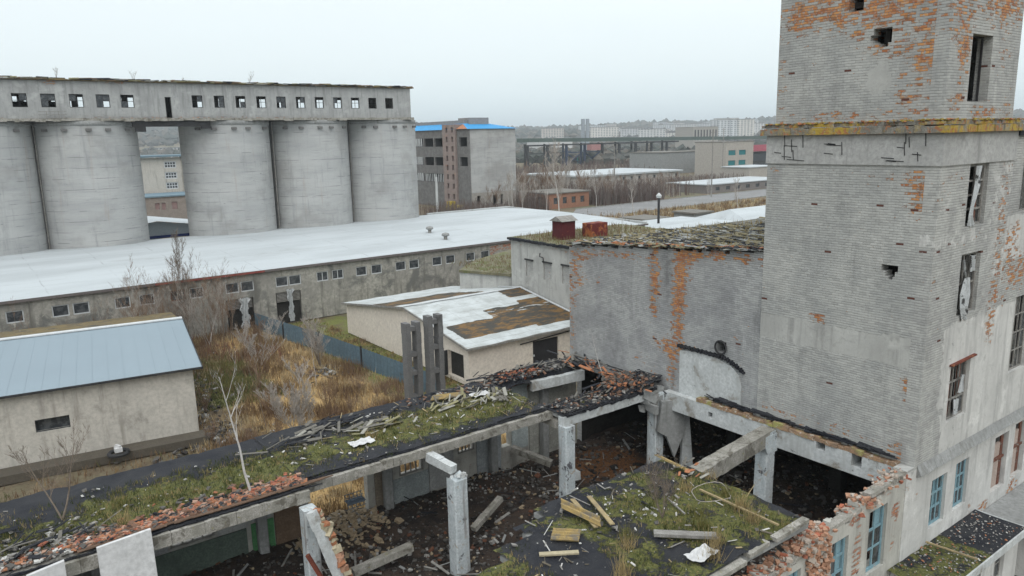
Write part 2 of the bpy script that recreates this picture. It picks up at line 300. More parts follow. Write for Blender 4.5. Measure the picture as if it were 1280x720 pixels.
# ------------------------------------------------------------------ mesh building
class MB:
    def __init__(s): s.v = []; s.f = []; s.m = []; s.a = []; s.fn = None; s.cur = 0
    def add(s, vs, fs, mask=None):
        b = len(s.v)
        for p in vs:
            s.v.append((p[0], p[1], p[2]))
            s.a.append(mask if mask is not None else (s.fn(*p) if s.fn else (0, 0, 0)))
        for f in fs: s.f.append(tuple(b + i for i in f)); s.m.append(s.cur)
    def quad(s, a, b, c, d): s.add((a, b, c, d), ((0, 1, 2, 3),))
    def box(s, x0, x1, y0, y1, z0, z1):
        s.add([(x0, y0, z0), (x1, y0, z0), (x1, y1, z0), (x0, y1, z0), (x0, y0, z1), (x1, y0, z1), (x1, y1, z1), (x0, y1, z1)],
              [(0, 3, 2, 1), (4, 5, 6, 7), (0, 1, 5, 4), (1, 2, 6, 5), (2, 3, 7, 6), (3, 0, 4, 7)])
    def bar(s, a, b, w, h, roll=0.):
        """box beam from a to b, w wide (sideways) and h high"""
        a, b = Vector(a), Vector(b); d = (b - a).normalized()
        side = d.cross(Vector((0, 0, 1)))
        if side.length < 1e-3: side = Vector((1, 0, 0))
        side.normalize(); up = side.cross(d)
        if roll:
            q = Matrix.Rotation(roll, 3, d); side = q @ side; up = q @ up
        vs = [p + side * sx * w / 2 + up * sz * h / 2 for p in (a, b) for sx, sz in ((-1, -1), (1, -1), (1, 1), (-1, 1))]
        s.add(vs, [(0, 1, 2, 3), (7, 6, 5, 4), (0, 4, 5, 1), (1, 5, 6, 2), (2, 6, 7, 3), (3, 7, 4, 0)])
    def tube(s, pts, rad, n=4, cap=False):
        pts = [Vector(p) for p in pts]; rings = []
        for i, p in enumerate(pts):
            d = (pts[min(i + 1, len(pts) - 1)] - pts[max(i - 1, 0)]).normalized()
            x = d.cross(Vector((0.31, .77, .2))); x.normalize(); y = d.cross(x)
            r = rad[i] if isinstance(rad, (list, tuple)) else rad
            rings += [p + (x * math.cos(t) + y * math.sin(t)) * r for t in (2 * math.pi * k / n for k in range(n))]
        fs = [(i * n + k, i * n + (k + 1) % n, (i + 1) * n + (k + 1) % n, (i + 1) * n + k) for i in range(len(pts) - 1) for k in range(n)]
        if cap: fs += [tuple(range(n))[::-1], tuple((len(pts) - 1) * n + k for k in range(n))]
        s.add(rings, fs)
    def chunk(s, p, size, flatness=1., rnd=R):
        """irregular broken lump"""
        a = rnd.uniform(0, 6.28); ca, sa = math.cos(a), math.sin(a); t = rnd.uniform(-.5, .5)
        sx, sy, sz = size * rnd.uniform(.6, 1.3), size * rnd.uniform(.4, .9), size * rnd.uniform(.35, .8) * flatness
        vs = []
        for x, y, z in ((-1, -1, -1), (1, -1, -1), (1, 1, -1), (-1, 1, -1), (-1, -1, 1), (1, -1, 1), (1, 1, 1), (-1, 1, 1)):
            k = rnd.uniform(.6, 1.05); X, Y, Z = x * sx * k / 2, y * sy * k / 2, z * sz * rnd.uniform(.7, 1) / 2
            X, Z = X * math.cos(t) - Z * math.sin(t), X * math.sin(t) + Z * math.cos(t)
            vs.append((p[0] + X * ca - Y * sa, p[1] + X * sa + Y * ca, p[2] + Z))
        s.add(vs, [(0, 3, 2, 1), (4, 5, 6, 7), (0, 1, 5, 4), (1, 2, 6, 5), (2, 3, 7, 6), (3, 0, 4, 7)])
    def wall(s, axis, c, u0, u1, z0, z1, holes=(), thick=.5, step=.4, top=None, out=-1, bottom=None):
        """perforated wall: axis 'x' stands in the plane x = c and runs along y; outer face at c, inner at c - out * thick"""
        def cuts(a, b, extra):
            k = max(1, int(round((b - a) / step))); L = [a + (b - a) * i / k for i in range(k + 1)]
            for e in extra:
                if a < e < b:
                    L = [v for v in L if abs(v - e) > step * .35 or v in (a, b) or v in extra]
                    L.append(e)
            return sorted(set(L))
        us = cuts(u0, u1, [h[0] for h in holes] + [h[1] for h in holes])
        zs = cuts(z0, z1, [h[2] for h in holes] + [h[3] for h in holes])
        nu, nz = len(us) - 1, len(zs) - 1
        def P(u, z, d): return (c - out * d, u, z) if axis == 'x' else (u, c - out * d, z)
        tz = {}
        for i in range(nu):
            um = (us[i] + us[i + 1]) / 2; t = top(um) if top else z1; bt = bottom(um) if bottom else z0
            for j in range(nz):
                zm = (zs[j] + zs[j + 1]) / 2
                if any(h[0] < um < h[1] and h[2] < zm < h[3] for h in holes): continue
                if t <= zs[j] + .01 or bt >= zs[j + 1] - .01: continue
                tz[i, j] = (max(zs[j], bt), min(zs[j + 1], t))
        for (i, j), (a, b) in tz.items():
            l, r = us[i], us[i + 1]
            s.quad(P(l, a, 0), P(r, a, 0), P(r, b, 0), P(l, b, 0))
            if thick <= 0: continue
            s.quad(P(l, a, thick), P(l, b, thick), P(r, b, thick), P(r, a, thick))
            for di, u in ((-1, l), (1, r)):
                q = tz.get((i + di, j))
                if q is None or q[1] < b - .005 or q[0] > a + .005: s.quad(P(u, a, 0), P(u, b, 0), P(u, b, thick), P(u, a, thick))
            if (i, j + 1) not in tz: s.quad(P(l, b, 0), P(r, b, 0), P(r, b, thick), P(l, b, thick))
            if (i, j - 1) not in tz: s.quad(P(l, a, 0), P(l, a, thick), P(r, a, thick), P(r, a, 0))
    def sheet(s, xs, ys, zf):
        b = len(s.v); nx, ny = len(xs), len(ys)
        vs = [(x, y, zf(x, y)) for y in ys for x in xs]
        s.add(vs, [(j * nx + i, j * nx + i + 1, (j + 1) * nx + i + 1, (j + 1) * nx + i) for j in range(ny - 1) for i in range(nx - 1)])

def part(name, mb, mats, parent=None, smooth=False, recalc=True, **props):
    me = bpy.data.meshes.new(name)
    off = parent_world(parent) if parent is not None else Vector((0, 0, 0))
    vs = np.array(mb.v, dtype=np.float64).reshape(-1, 3) - np.array(off)
    me.from_pydata([tuple(v) for v in vs], [], mb.f)
    if not isinstance(mats, (list, tuple)): mats = [mats]
    for m in mats: me.materials.append(M[m] if isinstance(m, str) else m)
    me.polygons.foreach_set('material_index', np.array(mb.m, dtype=np.int32))
    if any(a != (0, 0, 0) for a in mb.a):
        at = me.attributes.new('mask', 'FLOAT_COLOR', 'POINT')
        arr = np.ones((len(mb.v), 4), dtype=np.float32); arr[:, :3] = np.array(mb.a, dtype=np.float32)
        at.data.foreach_set('color', arr.ravel())
    if smooth: me.polygons.foreach_set('use_smooth', [True] * len(me.polygons))
    me.update()
    o = bpy.data.objects.new(name, me); COL.objects.link(o)
    if parent is not None: o.parent = parent
    for k, v in props.items(): o[k] = v
    return o
def parent_world(p):
    v = Vector((0, 0, 0))
    while p is not None: v += p.location; p = p.parent
    return v
def thing(name, label, cat, loc, group=None):
    o = bpy.data.objects.new(name, None); COL.objects.link(o); o.location = loc; o.empty_display_size = .5
    o['label'] = label; o['category'] = cat
    if group: o['group'] = group
    return o
def solo(name, mb, mats, loc, label, cat, group=None, smooth=False):
    """a thing that is one mesh with its origin at its base"""
    mb.v = [(v[0] - loc[0], v[1] - loc[1], v[2] - loc[2]) for v in mb.v]
    o = part(name, mb, mats, None, smooth); o.location = loc; o['label'] = label; o['category'] = cat
    if group: o['group'] = group
    return o
def setting(name, mb, mats, kind='structure', smooth=False):
    o = part(name, mb, mats, None, smooth); o['kind'] = kind; return o
def copy_tree(o, parent=None):
    c = o.copy(); COL.objects.link(c)
    if parent is not None: c.parent = parent
    for ch in list(o.children): copy_tree(ch, c)
    return c

def gauss(lst):
    def f(u, z):
        t = 0.
        for (cu, cz, su, sz, k) in lst:
            d = ((u - cu) / su) ** 2 + ((z - cz) / sz) ** 2
            if d < 9: t += k * math.exp(-d)
        return min(1., t)
    return f

# window with frame and broken panes, in plane x = c or y = c, set back inside its opening
def window(parent, axis, c, u0, u1, z0, z1, frame='white_frame', out=-1, bars=(1, 1), t=.06, inset=.12, glass=1., label=None, rnd=R, pane='glass_dark'):
    d = c - out * inset
    def bx(mb, a, b, za, zb, lo, hi):
        y0, y1 = sorted((d - out * lo, d - out * hi))
        if axis == 'x': mb.box(y0, y1, a, b, za, zb)
        else: mb.box(a, b, y0, y1, za, zb)
    f = MB()
    e = .004
    bx(f, u0 + e, u0 + t, z0 + e, z1 - e, 0, .07); bx(f, u1 - t, u1 - e, z0 + e, z1 - e, 0, .07)
    bx(f, u0 + t, u1 - t, z0 + e, z0 + t, 0, .07); bx(f, u0 + t, u1 - t, z1 - t, z1 - e, 0, .07)
    nu, nz = bars
    us = [u0 + t + (u1 - u0 - 2 * t) * i / (nu + 1) for i in range(nu + 2)]
    zs = [z0 + t + (z1 - z0 - 2 * t) * i / (nz + 1) for i in range(nz + 2)]
    for u in us[1:-1]: bx(f, u - t * .35, u + t * .35, z0 + t, z1 - t, .01, .06)
    for z in zs[1:-1]: bx(f, u0 + t, u1 - t, z - t * .4, z + t * .4, .015, .055)
    fo = part('window', f, frame, parent)
    if label: fo['label'] = label
    if glass > 0:
        g = MB(); k = 0
        for i in range(nu + 1):
            for j in range(nz + 1):
                if rnd.random() < glass:
                    bx(g, us[i] + .01, us[i + 1] - .01, zs[j] + .01, zs[j + 1] - .01, .03, .04); k += 1
        if k: part('pane', g, pane, fo)
    return fo

# ------------------------------------------------------------------ bare trees and brush
RMIN = .004
def grow(mb, p, d, length, r, level, rnd, droop=0., spread=.6, n=4, kids=5, twigs=None):
    pts = [Vector(p)]; d = Vector(d).normalized(); k = 5 if level else 4
    for i in range(k):
        d = (d + Vector((rnd.uniform(-1, 1), rnd.uniform(-1, 1), rnd.uniform(-.4, .9) - droop)) * .13).normalized()
        pts.append(pts[-1] + d * length / k)
    rad = [r * (1 - .8 * i / k) for i in range(k + 1)]
    mb.tube(pts, rad, n)
    if level > 0:
        tgt = twigs if twigs is not None else mb
        for q in range(kids):
            t = rnd.uniform(.25, .97); i = min(int(t * k), k - 1); base = pts[i].lerp(pts[i + 1], t * k - i)
            a = rnd.uniform(0, 6.28); out = Vector((math.cos(a), math.sin(a), rnd.uniform(.3, 1.)))
            dd = (d * (1 - spread) + out.normalized() * spread).normalized()
            grow(tgt, base, dd, length * rnd.uniform(.28, .55) * (1.15 - .5 * t), max(r * .42 * (1 - .5 * t), RMIN), level - 1, rnd, droop, spread, 3, max(3, kids - 1))
def bare_tree(loc, h, label, bark='birch', twig='twig_pale', r=None, seed=1, level=3, kids=9, lean=(0, 0), group=None, name='bare_birch', spread=.55, cat='tree', stems=1, tr=1.):
    global RMIN
    rnd = random.Random(seed); root = thing(name, label, cat, loc, group); RMIN = .004 * max(1., math.hypot(loc[0], loc[1]) / 26.) * tr
    tk, br = MB(), MB(); r = r or h * .012
    for s in range(stems):
        dx, dy = (lean[0], lean[1]) if stems == 1 else (rnd.uniform(-.45, .45), rnd.uniform(-.45, .45))
        grow(tk, loc, (dx, dy, 1), h * (1 if s == 0 else rnd.uniform(.6, 1)), r, level, rnd, spread=spread, n=6, kids=kids, twigs=br)
    part('trunk', tk, bark, root, smooth=True)
    part('branches', br, twig, root)
    return root

def blades(mb, pts, h, w, rnd, lean=.35):
    for (x, y, z) in pts:
        hh = h * rnd.uniform(.5, 1.3); a = rnd.uniform(0, 6.28); ww = w * rnd.uniform(.6, 1.2)
        lx, ly = rnd.uniform(-lean, lean) * hh, rnd.uniform(-lean, lean) * hh
        mb.add([(x - math.cos(a) * ww, y - math.sin(a) * ww, z - .03), (x + math.cos(a) * ww, y + math.sin(a) * ww, z - .03), (x + lx, y + ly, z + hh)], [(0, 1, 2)], (0, 0, 0))

# ================================================================== SETTING: ground, hills, road
def hill(x, y):
    r = math.hypot(x, y)
    if r < 900: return 0.
    k = min(1., (r - 900) / 1600.)
    n = mnoise.noise(Vector((x / 900., y / 900., 3.))) * .5 + .5 + .25 * mnoise.noise(Vector((x / 260., y / 260., 9.)))
    ang = math.degrees(math.atan2(y, x))
    k *= 1.15 if ang > 55 else .75
    return 52. * k * k * (3 - 2 * k) * (.45 + n * .75)
def gmask(x, y, z):
    green = gold = grit = 0.
    if 9 < x < 26.5 and 31 < y < 72:
        gold = .6 + .35 * math.exp(-((x - 20) / 5) ** 2 - ((y - 53) / 12) ** 2)
        green = 1.1 * math.exp(-((x - 15.) / 3.4) ** 2 - ((y - 58) / 6) ** 2)
        gold += .35 * math.exp(-((x - 19) / 4) ** 2 - ((y - 67) / 4) ** 2)
        gold -= green * .6
    if 24 < x < 40 and 45 < y < 73.4:
        green = .55; gold = .15
    if 10 < x < 14 and 44 < y < 62: grit = .25; gold *= .5
    if 92 < x < 125 and 100 < y < 160: grit = .35; gold = .1
    if 125 < x < 230 and 85 < y < 128: gold = .35; green = .18
    if x > 60 and 60 < y < 100: gold = .35
    return (max(0, green), max(0, gold), grit)
gx = sorted(set([-6000, -4500, -3200, -2200, -1500, -1000, -600, -350, -200, -120, -60] + list(np.arange(-30, 130, 1.6)) + list(np.arange(130, 260, 9.)) + list(np.arange(260, 900, 60.)) + list(np.arange(900, 5200, 130.)) + [5600, 6500]))
gy = sorted(set([-2500, -1500, -800, -400, -200, -100, -50] + list(np.arange(-20, 130, 1.6)) + list(np.arange(130, 260, 9.)) + list(np.arange(260, 900, 60.)) + list(np.arange(900, 5200, 130.)) + [5600, 6500]))
g = MB(); g.fn = gmask
g.sheet([float(v) for v in gx], [float(v) for v in gy],
        lambda x, y: G + hill(x, y) + (.12 * mnoise.noise(Vector((x * .25, y * .25, 0))) - .08 if abs(x) < 130 and abs(y) < 130 else 0.))
setting('ground', g, 'ground', smooth=True)

M['asphalt'] = stdmat('worn_asphalt', (.25, .25, .25), (.20, .20, .20), .15, (.13, .13, .125), .4, (.6, .75), bump=.1)
g = MB()
g.add([(111, 107, G + .03), (126, 125, G + .03), (188, 130, G + .03), (300, 138, G + .03), (300, 152, G + .03), (208, 145, G + .03), (125, 141, G + .03), (104, 121, G + .03)], [tuple(range(8))])
setting('road', g, 'asphalt')
g = MB()
for a, b in (((126.5, 124.6), (187.5, 129.6)), ((187.5, 129.6), (300, 137.6)), ((125, 141.4), (208, 145.4)), ((208, 145.4), (300, 152.4))):
    g.bar((a[0], a[1], G + .08), (b[0], b[1], G + .08), .25, .16)
setting('kerb', g, 'concrete')

# ================================================================== BRICK TOWER (right)
TX, TY = 26.73, 11.8
tower = thing('brick_tower', 'tall whitewashed brick tower with orange spalled bricks and a mossy cornice, at the right', 'tower', (29.6, 15.1, G))
wx = gauss([(12.4, -1.75, 1.1, .35, .62), (12.2, -2.4, .6, .7, .6), (12.0, -5, .22, 3.2, .36), (12.1, -9.3, .35, .5, .8), (12.1, -11.7, .5, .5, .62), (16, -11.6, 4.5, .28, .42),
            (14.2, -1.5, .8, .14, .45), (18.3, -1.6, .25, .5, .4), (16.0, -7.1, .5, .2, .42), (15.8, -7.2, .25, .14, .6), (17.5, -10.5, .4, .9, .15), (15, -4.6, 3, 3, .05)])
px_ = lambda y, z: (.9 if -8.35 < z < -7.45 + .03 * (y - 12) else 0.) + (.28 if y < 13.4 and z > -8 else 0)
w = MB(); w.fn = lambda x, y, z: (wx(y, z), px_(y, z), .5 * math.exp(-((z + 11.2) / .8) ** 2) * .6 + (.25 if y < 12.45 and -10 < z < -8.3 else 0) + (.22 * math.exp(-((y - 12) / .5) ** 2)))
holeX = [(12.95, 13.55, -5.02, -4.78), (13.05, 13.4, -5.2, -5.02), (13.12, 13.28, -5.32, -5.2)]
w.wall('x', TX, 12.3, 18.5, -12.15, -1.25, holeX, .5, .35)
part('wall', w, 'brick', tower)
# facade of the tower (towards the yard)
wy = gauss([(32.1, -3.8, .38, 3.4, .62), (32.0, -7.5, .9, 1.6, .38), (27.9, -1.75, .9, .22, .5), (29.7, -3.85, .8, .22, .35), (29.8, -7.1, .9, .2, .62), (30.0, -1.0, 1.4, .25, .5),
            (28.2, -12.4, .5, .3, .4), (27.1, -13.4, .3, .5, .45), (27.6, -14.2, .22, .25, .7), (27.2, -14.9, .3, .3, .4), (26.2, -12.8, .5, .5, .5), (31.9, -15.4, .5, .5, .5), (27.0, -2.2, .3, .6, .3), (27.1, -5.2, .3, .4, .35)])
def pfac(x, z):
    if z < -12.2: return .75
    if z < -6.9: return .62 if x > 27.9 - (z + 7) * .12 else .3
    return .45 if x > 30.7 or -4.4 < z < -3.6 else .30
w = MB(); w.fn = lambda x, y, z: (wy(x, z), pfac(x, z), .35 * math.exp(-((z + 12.6) / .35) ** 2) + .3 * math.exp(-((x - 31.2) / .35) ** 2) * (z > -7) + .15 * math.exp(-((z + 1.4) / .6) ** 2))
fac = [(28.95, 30.5, -3.5, -1.28), (28.95, 30.55, -6.8, -4.5), (28.95, 30.6, -10.9, -8.65), (28.3, 29.55, -15.05, -13.05), (30.3, 31.45, -14.95, -12.95)]
w.wall('y', TY, TX, 32.65, G, -1.25, fac, .5, .4); w.wall('y', TY, 26.2, TX - .002, G, -12.05, (), .5, .4)
part('wall', w, 'brick_front', tower)
w = MB(); w.fn = lambda x, y, z: (.1, .2, 0)
w.wall('x', 32.65, 12.3, 18.0, -12, -1.25, (), .5, .8, out=1); w.wall('y', 18.5, 27.23, 32.65, -12, -1.25, (), .5, .8, out=1)
part('wall', w, 'brick', tower)
# concrete ring under the cornice
w = MB(); w.wall('x', TX - .05, TY - .05, 18.55, -1.25, -.16, (), .5, .5); w.wall('y', TY - .05, TX + .45, 32.7, -1.25, -.16, (), .5, .5)
w.wall('x', 32.7, 12.25, 18.05, -1.25, -.16, (), .5, 1, out=1); w.wall('y', 18.55, 27.18, 32.7, -1.25, -.16, (), .5, 1, out=1)
part('concrete_ring', w, stdmat('ring_concrete', (.44, .44, .43), (.37, .37, .36), .8, (.27, .27, .26), 1.2, (.56, .7), streak=(.24, .24, .235), st=(.52, .75)), tower)
w = MB()      # cracks: bare reinforcement showing in the ring
rr = random.Random(3)
for cy in (17.6, 17.0, 15.3, 13.2, 12.7):
    for k in range(5):
        y0 = cy + rr.uniform(-.4, .4); z0 = rr.uniform(-1.15, -.5); v = rr.random() < .6
        p0 = (TX - .062, y0, z0); p1 = (TX - .062, y0 + (0.04 if v else rr.uniform(.25, .6)), z0 + (rr.uniform(.3, .6) if v else .03))
        w = MB(); w.tube([p0, p1], .016, 3); part('bare_rebar', w, 'dark_frame', tower)
w = MB(); rr = random.Random(5)
for (ax, a, b) in (('x', 11.55, 18.75), ('y', 26.5, 32.9)):
    u = a
    while u < b - .01:
        un = min(b, u + rr.uniform(.22, .34)); o = rr.uniform(0, .07); t = rr.uniform(0, .05)
        if ax == 'x': w.box(TX - .27 + o, TX + .35, u, un, -.155, .12 - t); w.box(TX - .16 + o, TX + .35, u, un, .122, .27 - t)
        else: w.box(u, un, TY - .27 + o, TY + .35, -.15, .115 - t); w.box(u, un, TY - .16 + o, TY + .35, .118, .26 - t)
        u = un
part('cornice', w, 'lichen_ledge', tower)
w = MB()
for k in range(420):
    w.cur = rr.choice((0, 0, 1, 2))
    if rr.random() < .55: w.chunk((TX - rr.uniform(.0, .16), rr.uniform(11.6, 18.6), .27), rr.uniform(.06, .2), .5, rr)
    else: w.chunk((rr.uniform(26.6, 32.8), TY - rr.uniform(.0, .16), .27), rr.uniform(.06, .18), .5, rr)
part('ledge_crumbs', w, [flat('lichen_crumb', (.36, .27, .07)), flat('brick_bits', (.42, .18, .09)), flat('grey_crumb', (.25, .24, .22))], tower, kind='stuff')
ux = gauss([(16.4, 4.3, 1.6, .6, .62), (13.5, 4.4, 1.5, .8, .62), (12.5, 2.9, .75, .9, .62), (12.4, 1.2, .8, 1.4, .42), (15, .42, 3, .2, .62), (18.1, 1.6, .3, 1.8, .36), (13.3, 1.2, .25, 1.2, .42), (15.3, 3.2, .3, .25, .45), (14.2, 2.7, .7, .2, .6),
            (12.6, 2.0, .45, .5, .35), (17.6, 4.2, .5, .5, .5), (14.5, 3.6, .9, .8, .32), (15, 7, 6, 3, .5)])
w = MB(); w.fn = lambda x, y, z: (.92 * ux(y, z), .75 * math.exp(-((y - 14.2) / .75) ** 2 - ((z - 1.7) / .9) ** 2), .1)
w.wall('x', TX + .13, 12.432, 18.3, .2, 8.6, [(13.86, 14.52, 2.95, 3.46), (13.98, 14.3, 2.82, 2.95), (14.4, 14.62, 3.05, 3.25), (14.95, 15.5, 4.16, 4.85)], .5, .35)
part('wall', w, 'brick', tower)
uy = gauss([(27.6, 3.6, .8, .8, .62), (30.7, 4.3, 1.8, .7, .55), (27.9, 2.6, .45, .5, .5), (28.0, 1.8, .3, 1.2, .55), (27.5, .8, .4, .4, .55), (29.8, .55, 1.1, .3, .75), (32.0, .7, .4, .6, .5), (31.2, 2.6, .5, .6, .3), (30, 7, 5, 3, .5)])
w = MB(); w.fn = lambda x, y, z: (1.0 * uy(x, z), .12, .12 + .3 * math.exp(-((x - 28.1) / .25) ** 2))
w.wall('y', TY + .13, TX + .13, 32.45, .2, 8.6, [(28.5, 30.1, .88, 3.12)], .5, .35)
w.wall('x', 32.45, 12.43, 17.8, .2, 8.6, (), .5, 1, out=1); w.wall('y', 18.3, 27.36, 32.45, .2, 8.6, (), .5, 1, out=1)
part('wall', w, 'brick', tower)
w = MB(); w.box(TX - .15, 32.7, TY - .15, 18.6, 8.602, 8.95); part('roof', w, 'felt', tower)
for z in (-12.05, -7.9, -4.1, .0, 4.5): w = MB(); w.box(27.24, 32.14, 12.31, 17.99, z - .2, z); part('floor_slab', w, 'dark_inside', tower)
w = MB(); w.wall('y', 14.2, 27.4, 32.1, -12, 8.5, (), .2, 2); part('added_dark_wall', w, 'dark_inside', tower)  # wall added behind the windows, coloured dark so the tower looks unlit inside
# windows of the facade
rw = random.Random(11)
f = window(tower, 'y', TY, 28.95, 30.5, -3.5, -1.28, 'wood_grey', bars=(1, 3), t=.09, glass=0, label='tall window with a torn white sheet and brown boards')
b = MB(); b.box(29.08, 29.42, 12.0, 12.03, -2.3, -1.4); b.box(29.9, 30.2, 12.0, 12.03, -3.4, -1.4); part('board', b, 'wood_brown', f)
def cloth(parent, pts, name='torn_sheet'):
    b = MB(); k = len(pts)
    for i in range(k - 1):
        (x0, x1, z), (x2, x3, z2) = pts[i], pts[i + 1]; n_ = 6
        for q in range(n_):
            def pp(a, bb, zz, t): return (a + (bb - a) * t, TY - .02 + .05 * math.sin(t * 11 + zz * 3), zz)
            b.quad(pp(x0, x1, z, q / n_), pp(x0, x1, z, (q + 1) / n_), pp(x2, x3, z2, (q + 1) / n_), pp(x2, x3, z2, q / n_))
    return part(name, b, 'cloth', parent)
cloth(f, [(29.5, 29.82, -1.35), (29.42, 29.75, -2.0), (29.15, 29.6, -2.6), (29.12, 29.5, -3.1), (29.2, 29.7, -3.48)])
f = window(tower, 'y', TY, 28.95, 30.55, -6.8, -4.5, 'wood_grey', bars=(2, 1), t=.09, glass=0, label='tall window with a long torn white sheet hanging out')
cloth(f, [(29.6, 30.05, -4.6), (29.7, 30.25, -5.2)]); cloth(f, [(29.35, 29.75, -5.4), (29.15, 29.85, -6.0), (29.1, 29.75, -6.5), (29.3, 30.0, -7.0)])
cloth(f, [(29.05, 29.2, -4.7), (29.2, 29.3, -5.1), (29.45, 29.5, -5.45)])
f = window(tower, 'y', TY, 28.95, 30.6, -10.9, -8.65, 'wood_grey', bars=(2, 2), t=.09, glass=.3, label='tall window with brown boards under a rusty lintel', rnd=rw)
b = MB(); b.box(29.25, 29.5, 12.0, 12.03, -10.8, -8.8); b.box(30.0, 30.3, 12.0, 12.03, -10.2, -8.8); part('board', b, 'wood_brown', f)
cloth(f, [(29.85, 30.1, -9.2), (29.8, 30.15, -9.9)]); cloth(f, [(29.5, 29.8, -10.1), (29.45, 29.75, -10.7)])
b = MB(); b.bar((28.8, TY - .06, -8.62), (30.85, TY - .06, -8.56), .12, .06); part('lintel', b, 'rust', tower)
for (a, c) in ((28.3, 29.55), (30.3, 31.45)):
    f = window(tower, 'y', TY, a, c, -15.05 if a < 29 else -14.95, -13.05 if a < 29 else -12.95, 'wood_blue', bars=(2, 2), t=.11, glass=.5, label='window with faded blue frame', rnd=rw)
    b = MB(); xm = a + .55 * (c - a); b.box(xm, xm + .3, 12.0, 12.035, -14.9, -13.15); part('shutter', b, 'wood_blue', f)
f = window(tower, 'y', TY + .13, 28.5, 30.1, .88, 3.12, 'dark_frame', bars=(0, 0), t=.05, glass=0, inset=.3)
# ledge across the facade
w = MB(); rr = random.Random(9); u = 26.95
while u < 47.9:
    un = min(47.9, u + rr.uniform(.5, .9)); o = rr.uniform(0, .04)
    w.add([(u, TY - .2 + o, -12.42), (un, TY - .2 + o, -12.42), (un, TY - .003, -12.05), (u, TY - .003, -12.05), (u, TY - .003, -12.5), (un, TY - .003, -12.5)],
          [(0, 1, 2, 3), (4, 5, 1, 0), (0, 3, 4), (1, 5, 2)]); u = un
part('ledge', w, 'concrete', tower)
# notch debris ledge and white beam at the foot of the left face
w = MB(); w.wall('x', TX - .28, 12.2, 23.5, -13.0, -12.16, [(15.1, 15.5, -12.46, -12.1), (13.6, 14.0, -12.66, -12.1), (20.6, 20.85, -12.7, -12.45)], .7, .5)
part('ground_floor_beam', w, 'concrete_pale', tower)
w = MB(); u = 12.3
while u < 21.3:
    un = u + rr.uniform(.2, .32); h = rr.uniform(-12.05, -11.9); w.box(TX - .36 + rr.uniform(0, .1), TX - .002, u, un, -12.15, h); u = un
part('brick_ledge', w, stdmat('ledge_brick', (.42, .26, .15), (.24, .17, .12), 2.5, (.30, .28, .10), 1.2, (.5, .6), c4=(.5, .46, .4), s4=4, t4=(.58, .64), bump=.6), tower)
w = MB(); rr = random.Random(4)
for k in range(70):
    u = rr.uniform(12.2, 20.6); l = rr.uniform(.3, 1.1)
    w.bar((TX - rr.uniform(.03, .16), u, -11.86 + rr.uniform(-.03, .1)), (TX - rr.uniform(.03, .2), u + l, -11.86 + rr.uniform(-.05, .13)), .14, .03, rr.uniform(-.8, .8))
part('felt_scraps', w, 'felt', tower, kind='stuff')

# ================================================================== BRICK HALL behind the tower
hall = thing('brick_hall', 'grey brick hall with broad orange streak and slate-strewn roof, beside the tower', 'building', (27, 24.6, G))
hz = lambda y: -4.88 - .9 * (y - 18.5) / 12.3
hw = gauss([(24.55, -6.6, .35, 1.5, .75), (24.6, -8.2, .25, .8, .4), (22.95, -6.5, .45, 1.6, .85), (23.1, -8.6, .35, 1.6, .62), (22.3, -5.55, .8, .3, .6), (26.8, -5.9, 1.6, .22, .62), (29.6, -6.2, 1.2, .3, .6),
            (30.2, -7.4, .8, .9, .42), (30.6, -9.8, .35, 2.6, .4), (28.3, -7.6, .3, .3, .35), (23.7, -10.0, .9, .45, .5), (23.4, -11.2, .3, .9, .55), (24.5, -11.6, .3, .5, .45), (20.9, -5.35, .5, .3, .5), (19.3, -5.2, 1, .2, .6),
            (22.2, -9.85, .7, .12, .55), (21, -10.0, .8, .12, .4), (19.8, -9.0, .2, .2, .7), (25.6, -11, .35, .4, .42), (20.2, -5.3, 4, .1, .3), (19.8, -11.6, .5, .3, .4)])
w = MB(); w.fn = lambda x, y, z: (1.2 * hw(y, z), 0., .55 * math.exp(-((y - 23.75) / .45) ** 2 - ((z + 6.2) / 2.6) ** 2) + .5 * math.exp(-((y - 23.2) / .25) ** 2 - ((z + 11.5) / 1.) ** 2) + .28 * math.exp(-((y - 30.4) / .6) ** 2) + .12)
rr = random.Random(2); jag = [rr.uniform(-.12, .05) for _ in range(400)]
w.wall('x', TX + .08, 18.5, 30.8, -12.6, -4.6, [(20.25, 20.75, -9.66, -9.14)], .5, .25, top=lambda u: round((hz(u) + jag[int(u * 4) % 400]) / .094) * .094)
part('wall', w, 'brick_hall', hall)
w = MB(); w.fn = lambda x, y, z: (.2, .1, .2)
w.wall('y', 18.5, 32.66, 44, -12, -5, (), .4, 1.2); w.wall('y', 30.8, TX + .58, 44, G, -5.85, [(29.2, 30.2, -14.6, -13.4)], .4, 1, out=1); w.wall('x', 44, 18.5, 30.8, G, -5.7, (), .4, 1.5, out=1)
part('wall', w, 'brick_hall', hall)
n_ = 22
b = MB(); yz = [(22.85, -12.2), (22.85, -10.05), (22.2, -9.93), (21.4, -9.88), (20.6, -9.95), (19.9, -10.15), (19.5, -10.45), (19.35, -11.0), (19.35, -12.2)]
b.add([(TX + .02, y, z) for y, z in yz] + [(TX + .10, y, z) for y, z in yz], [tuple(range(9))] + [(i, (i + 1) % 9, 9 + (i + 1) % 9, 9 + i) for i in range(9)])
part('plaster_patch', b, 'concrete_pale', hall)
b = MB(); pts = [(TX + .0, 20.5 + .3 * math.cos(t), -9.4 + .3 * math.sin(t)) for t in (2 * math.pi * i / 16 for i in range(17))]
b.tube(pts, .045, 5); part('pipe_collar', b, 'dark_frame', hall)
b = MB(); y = 18.5
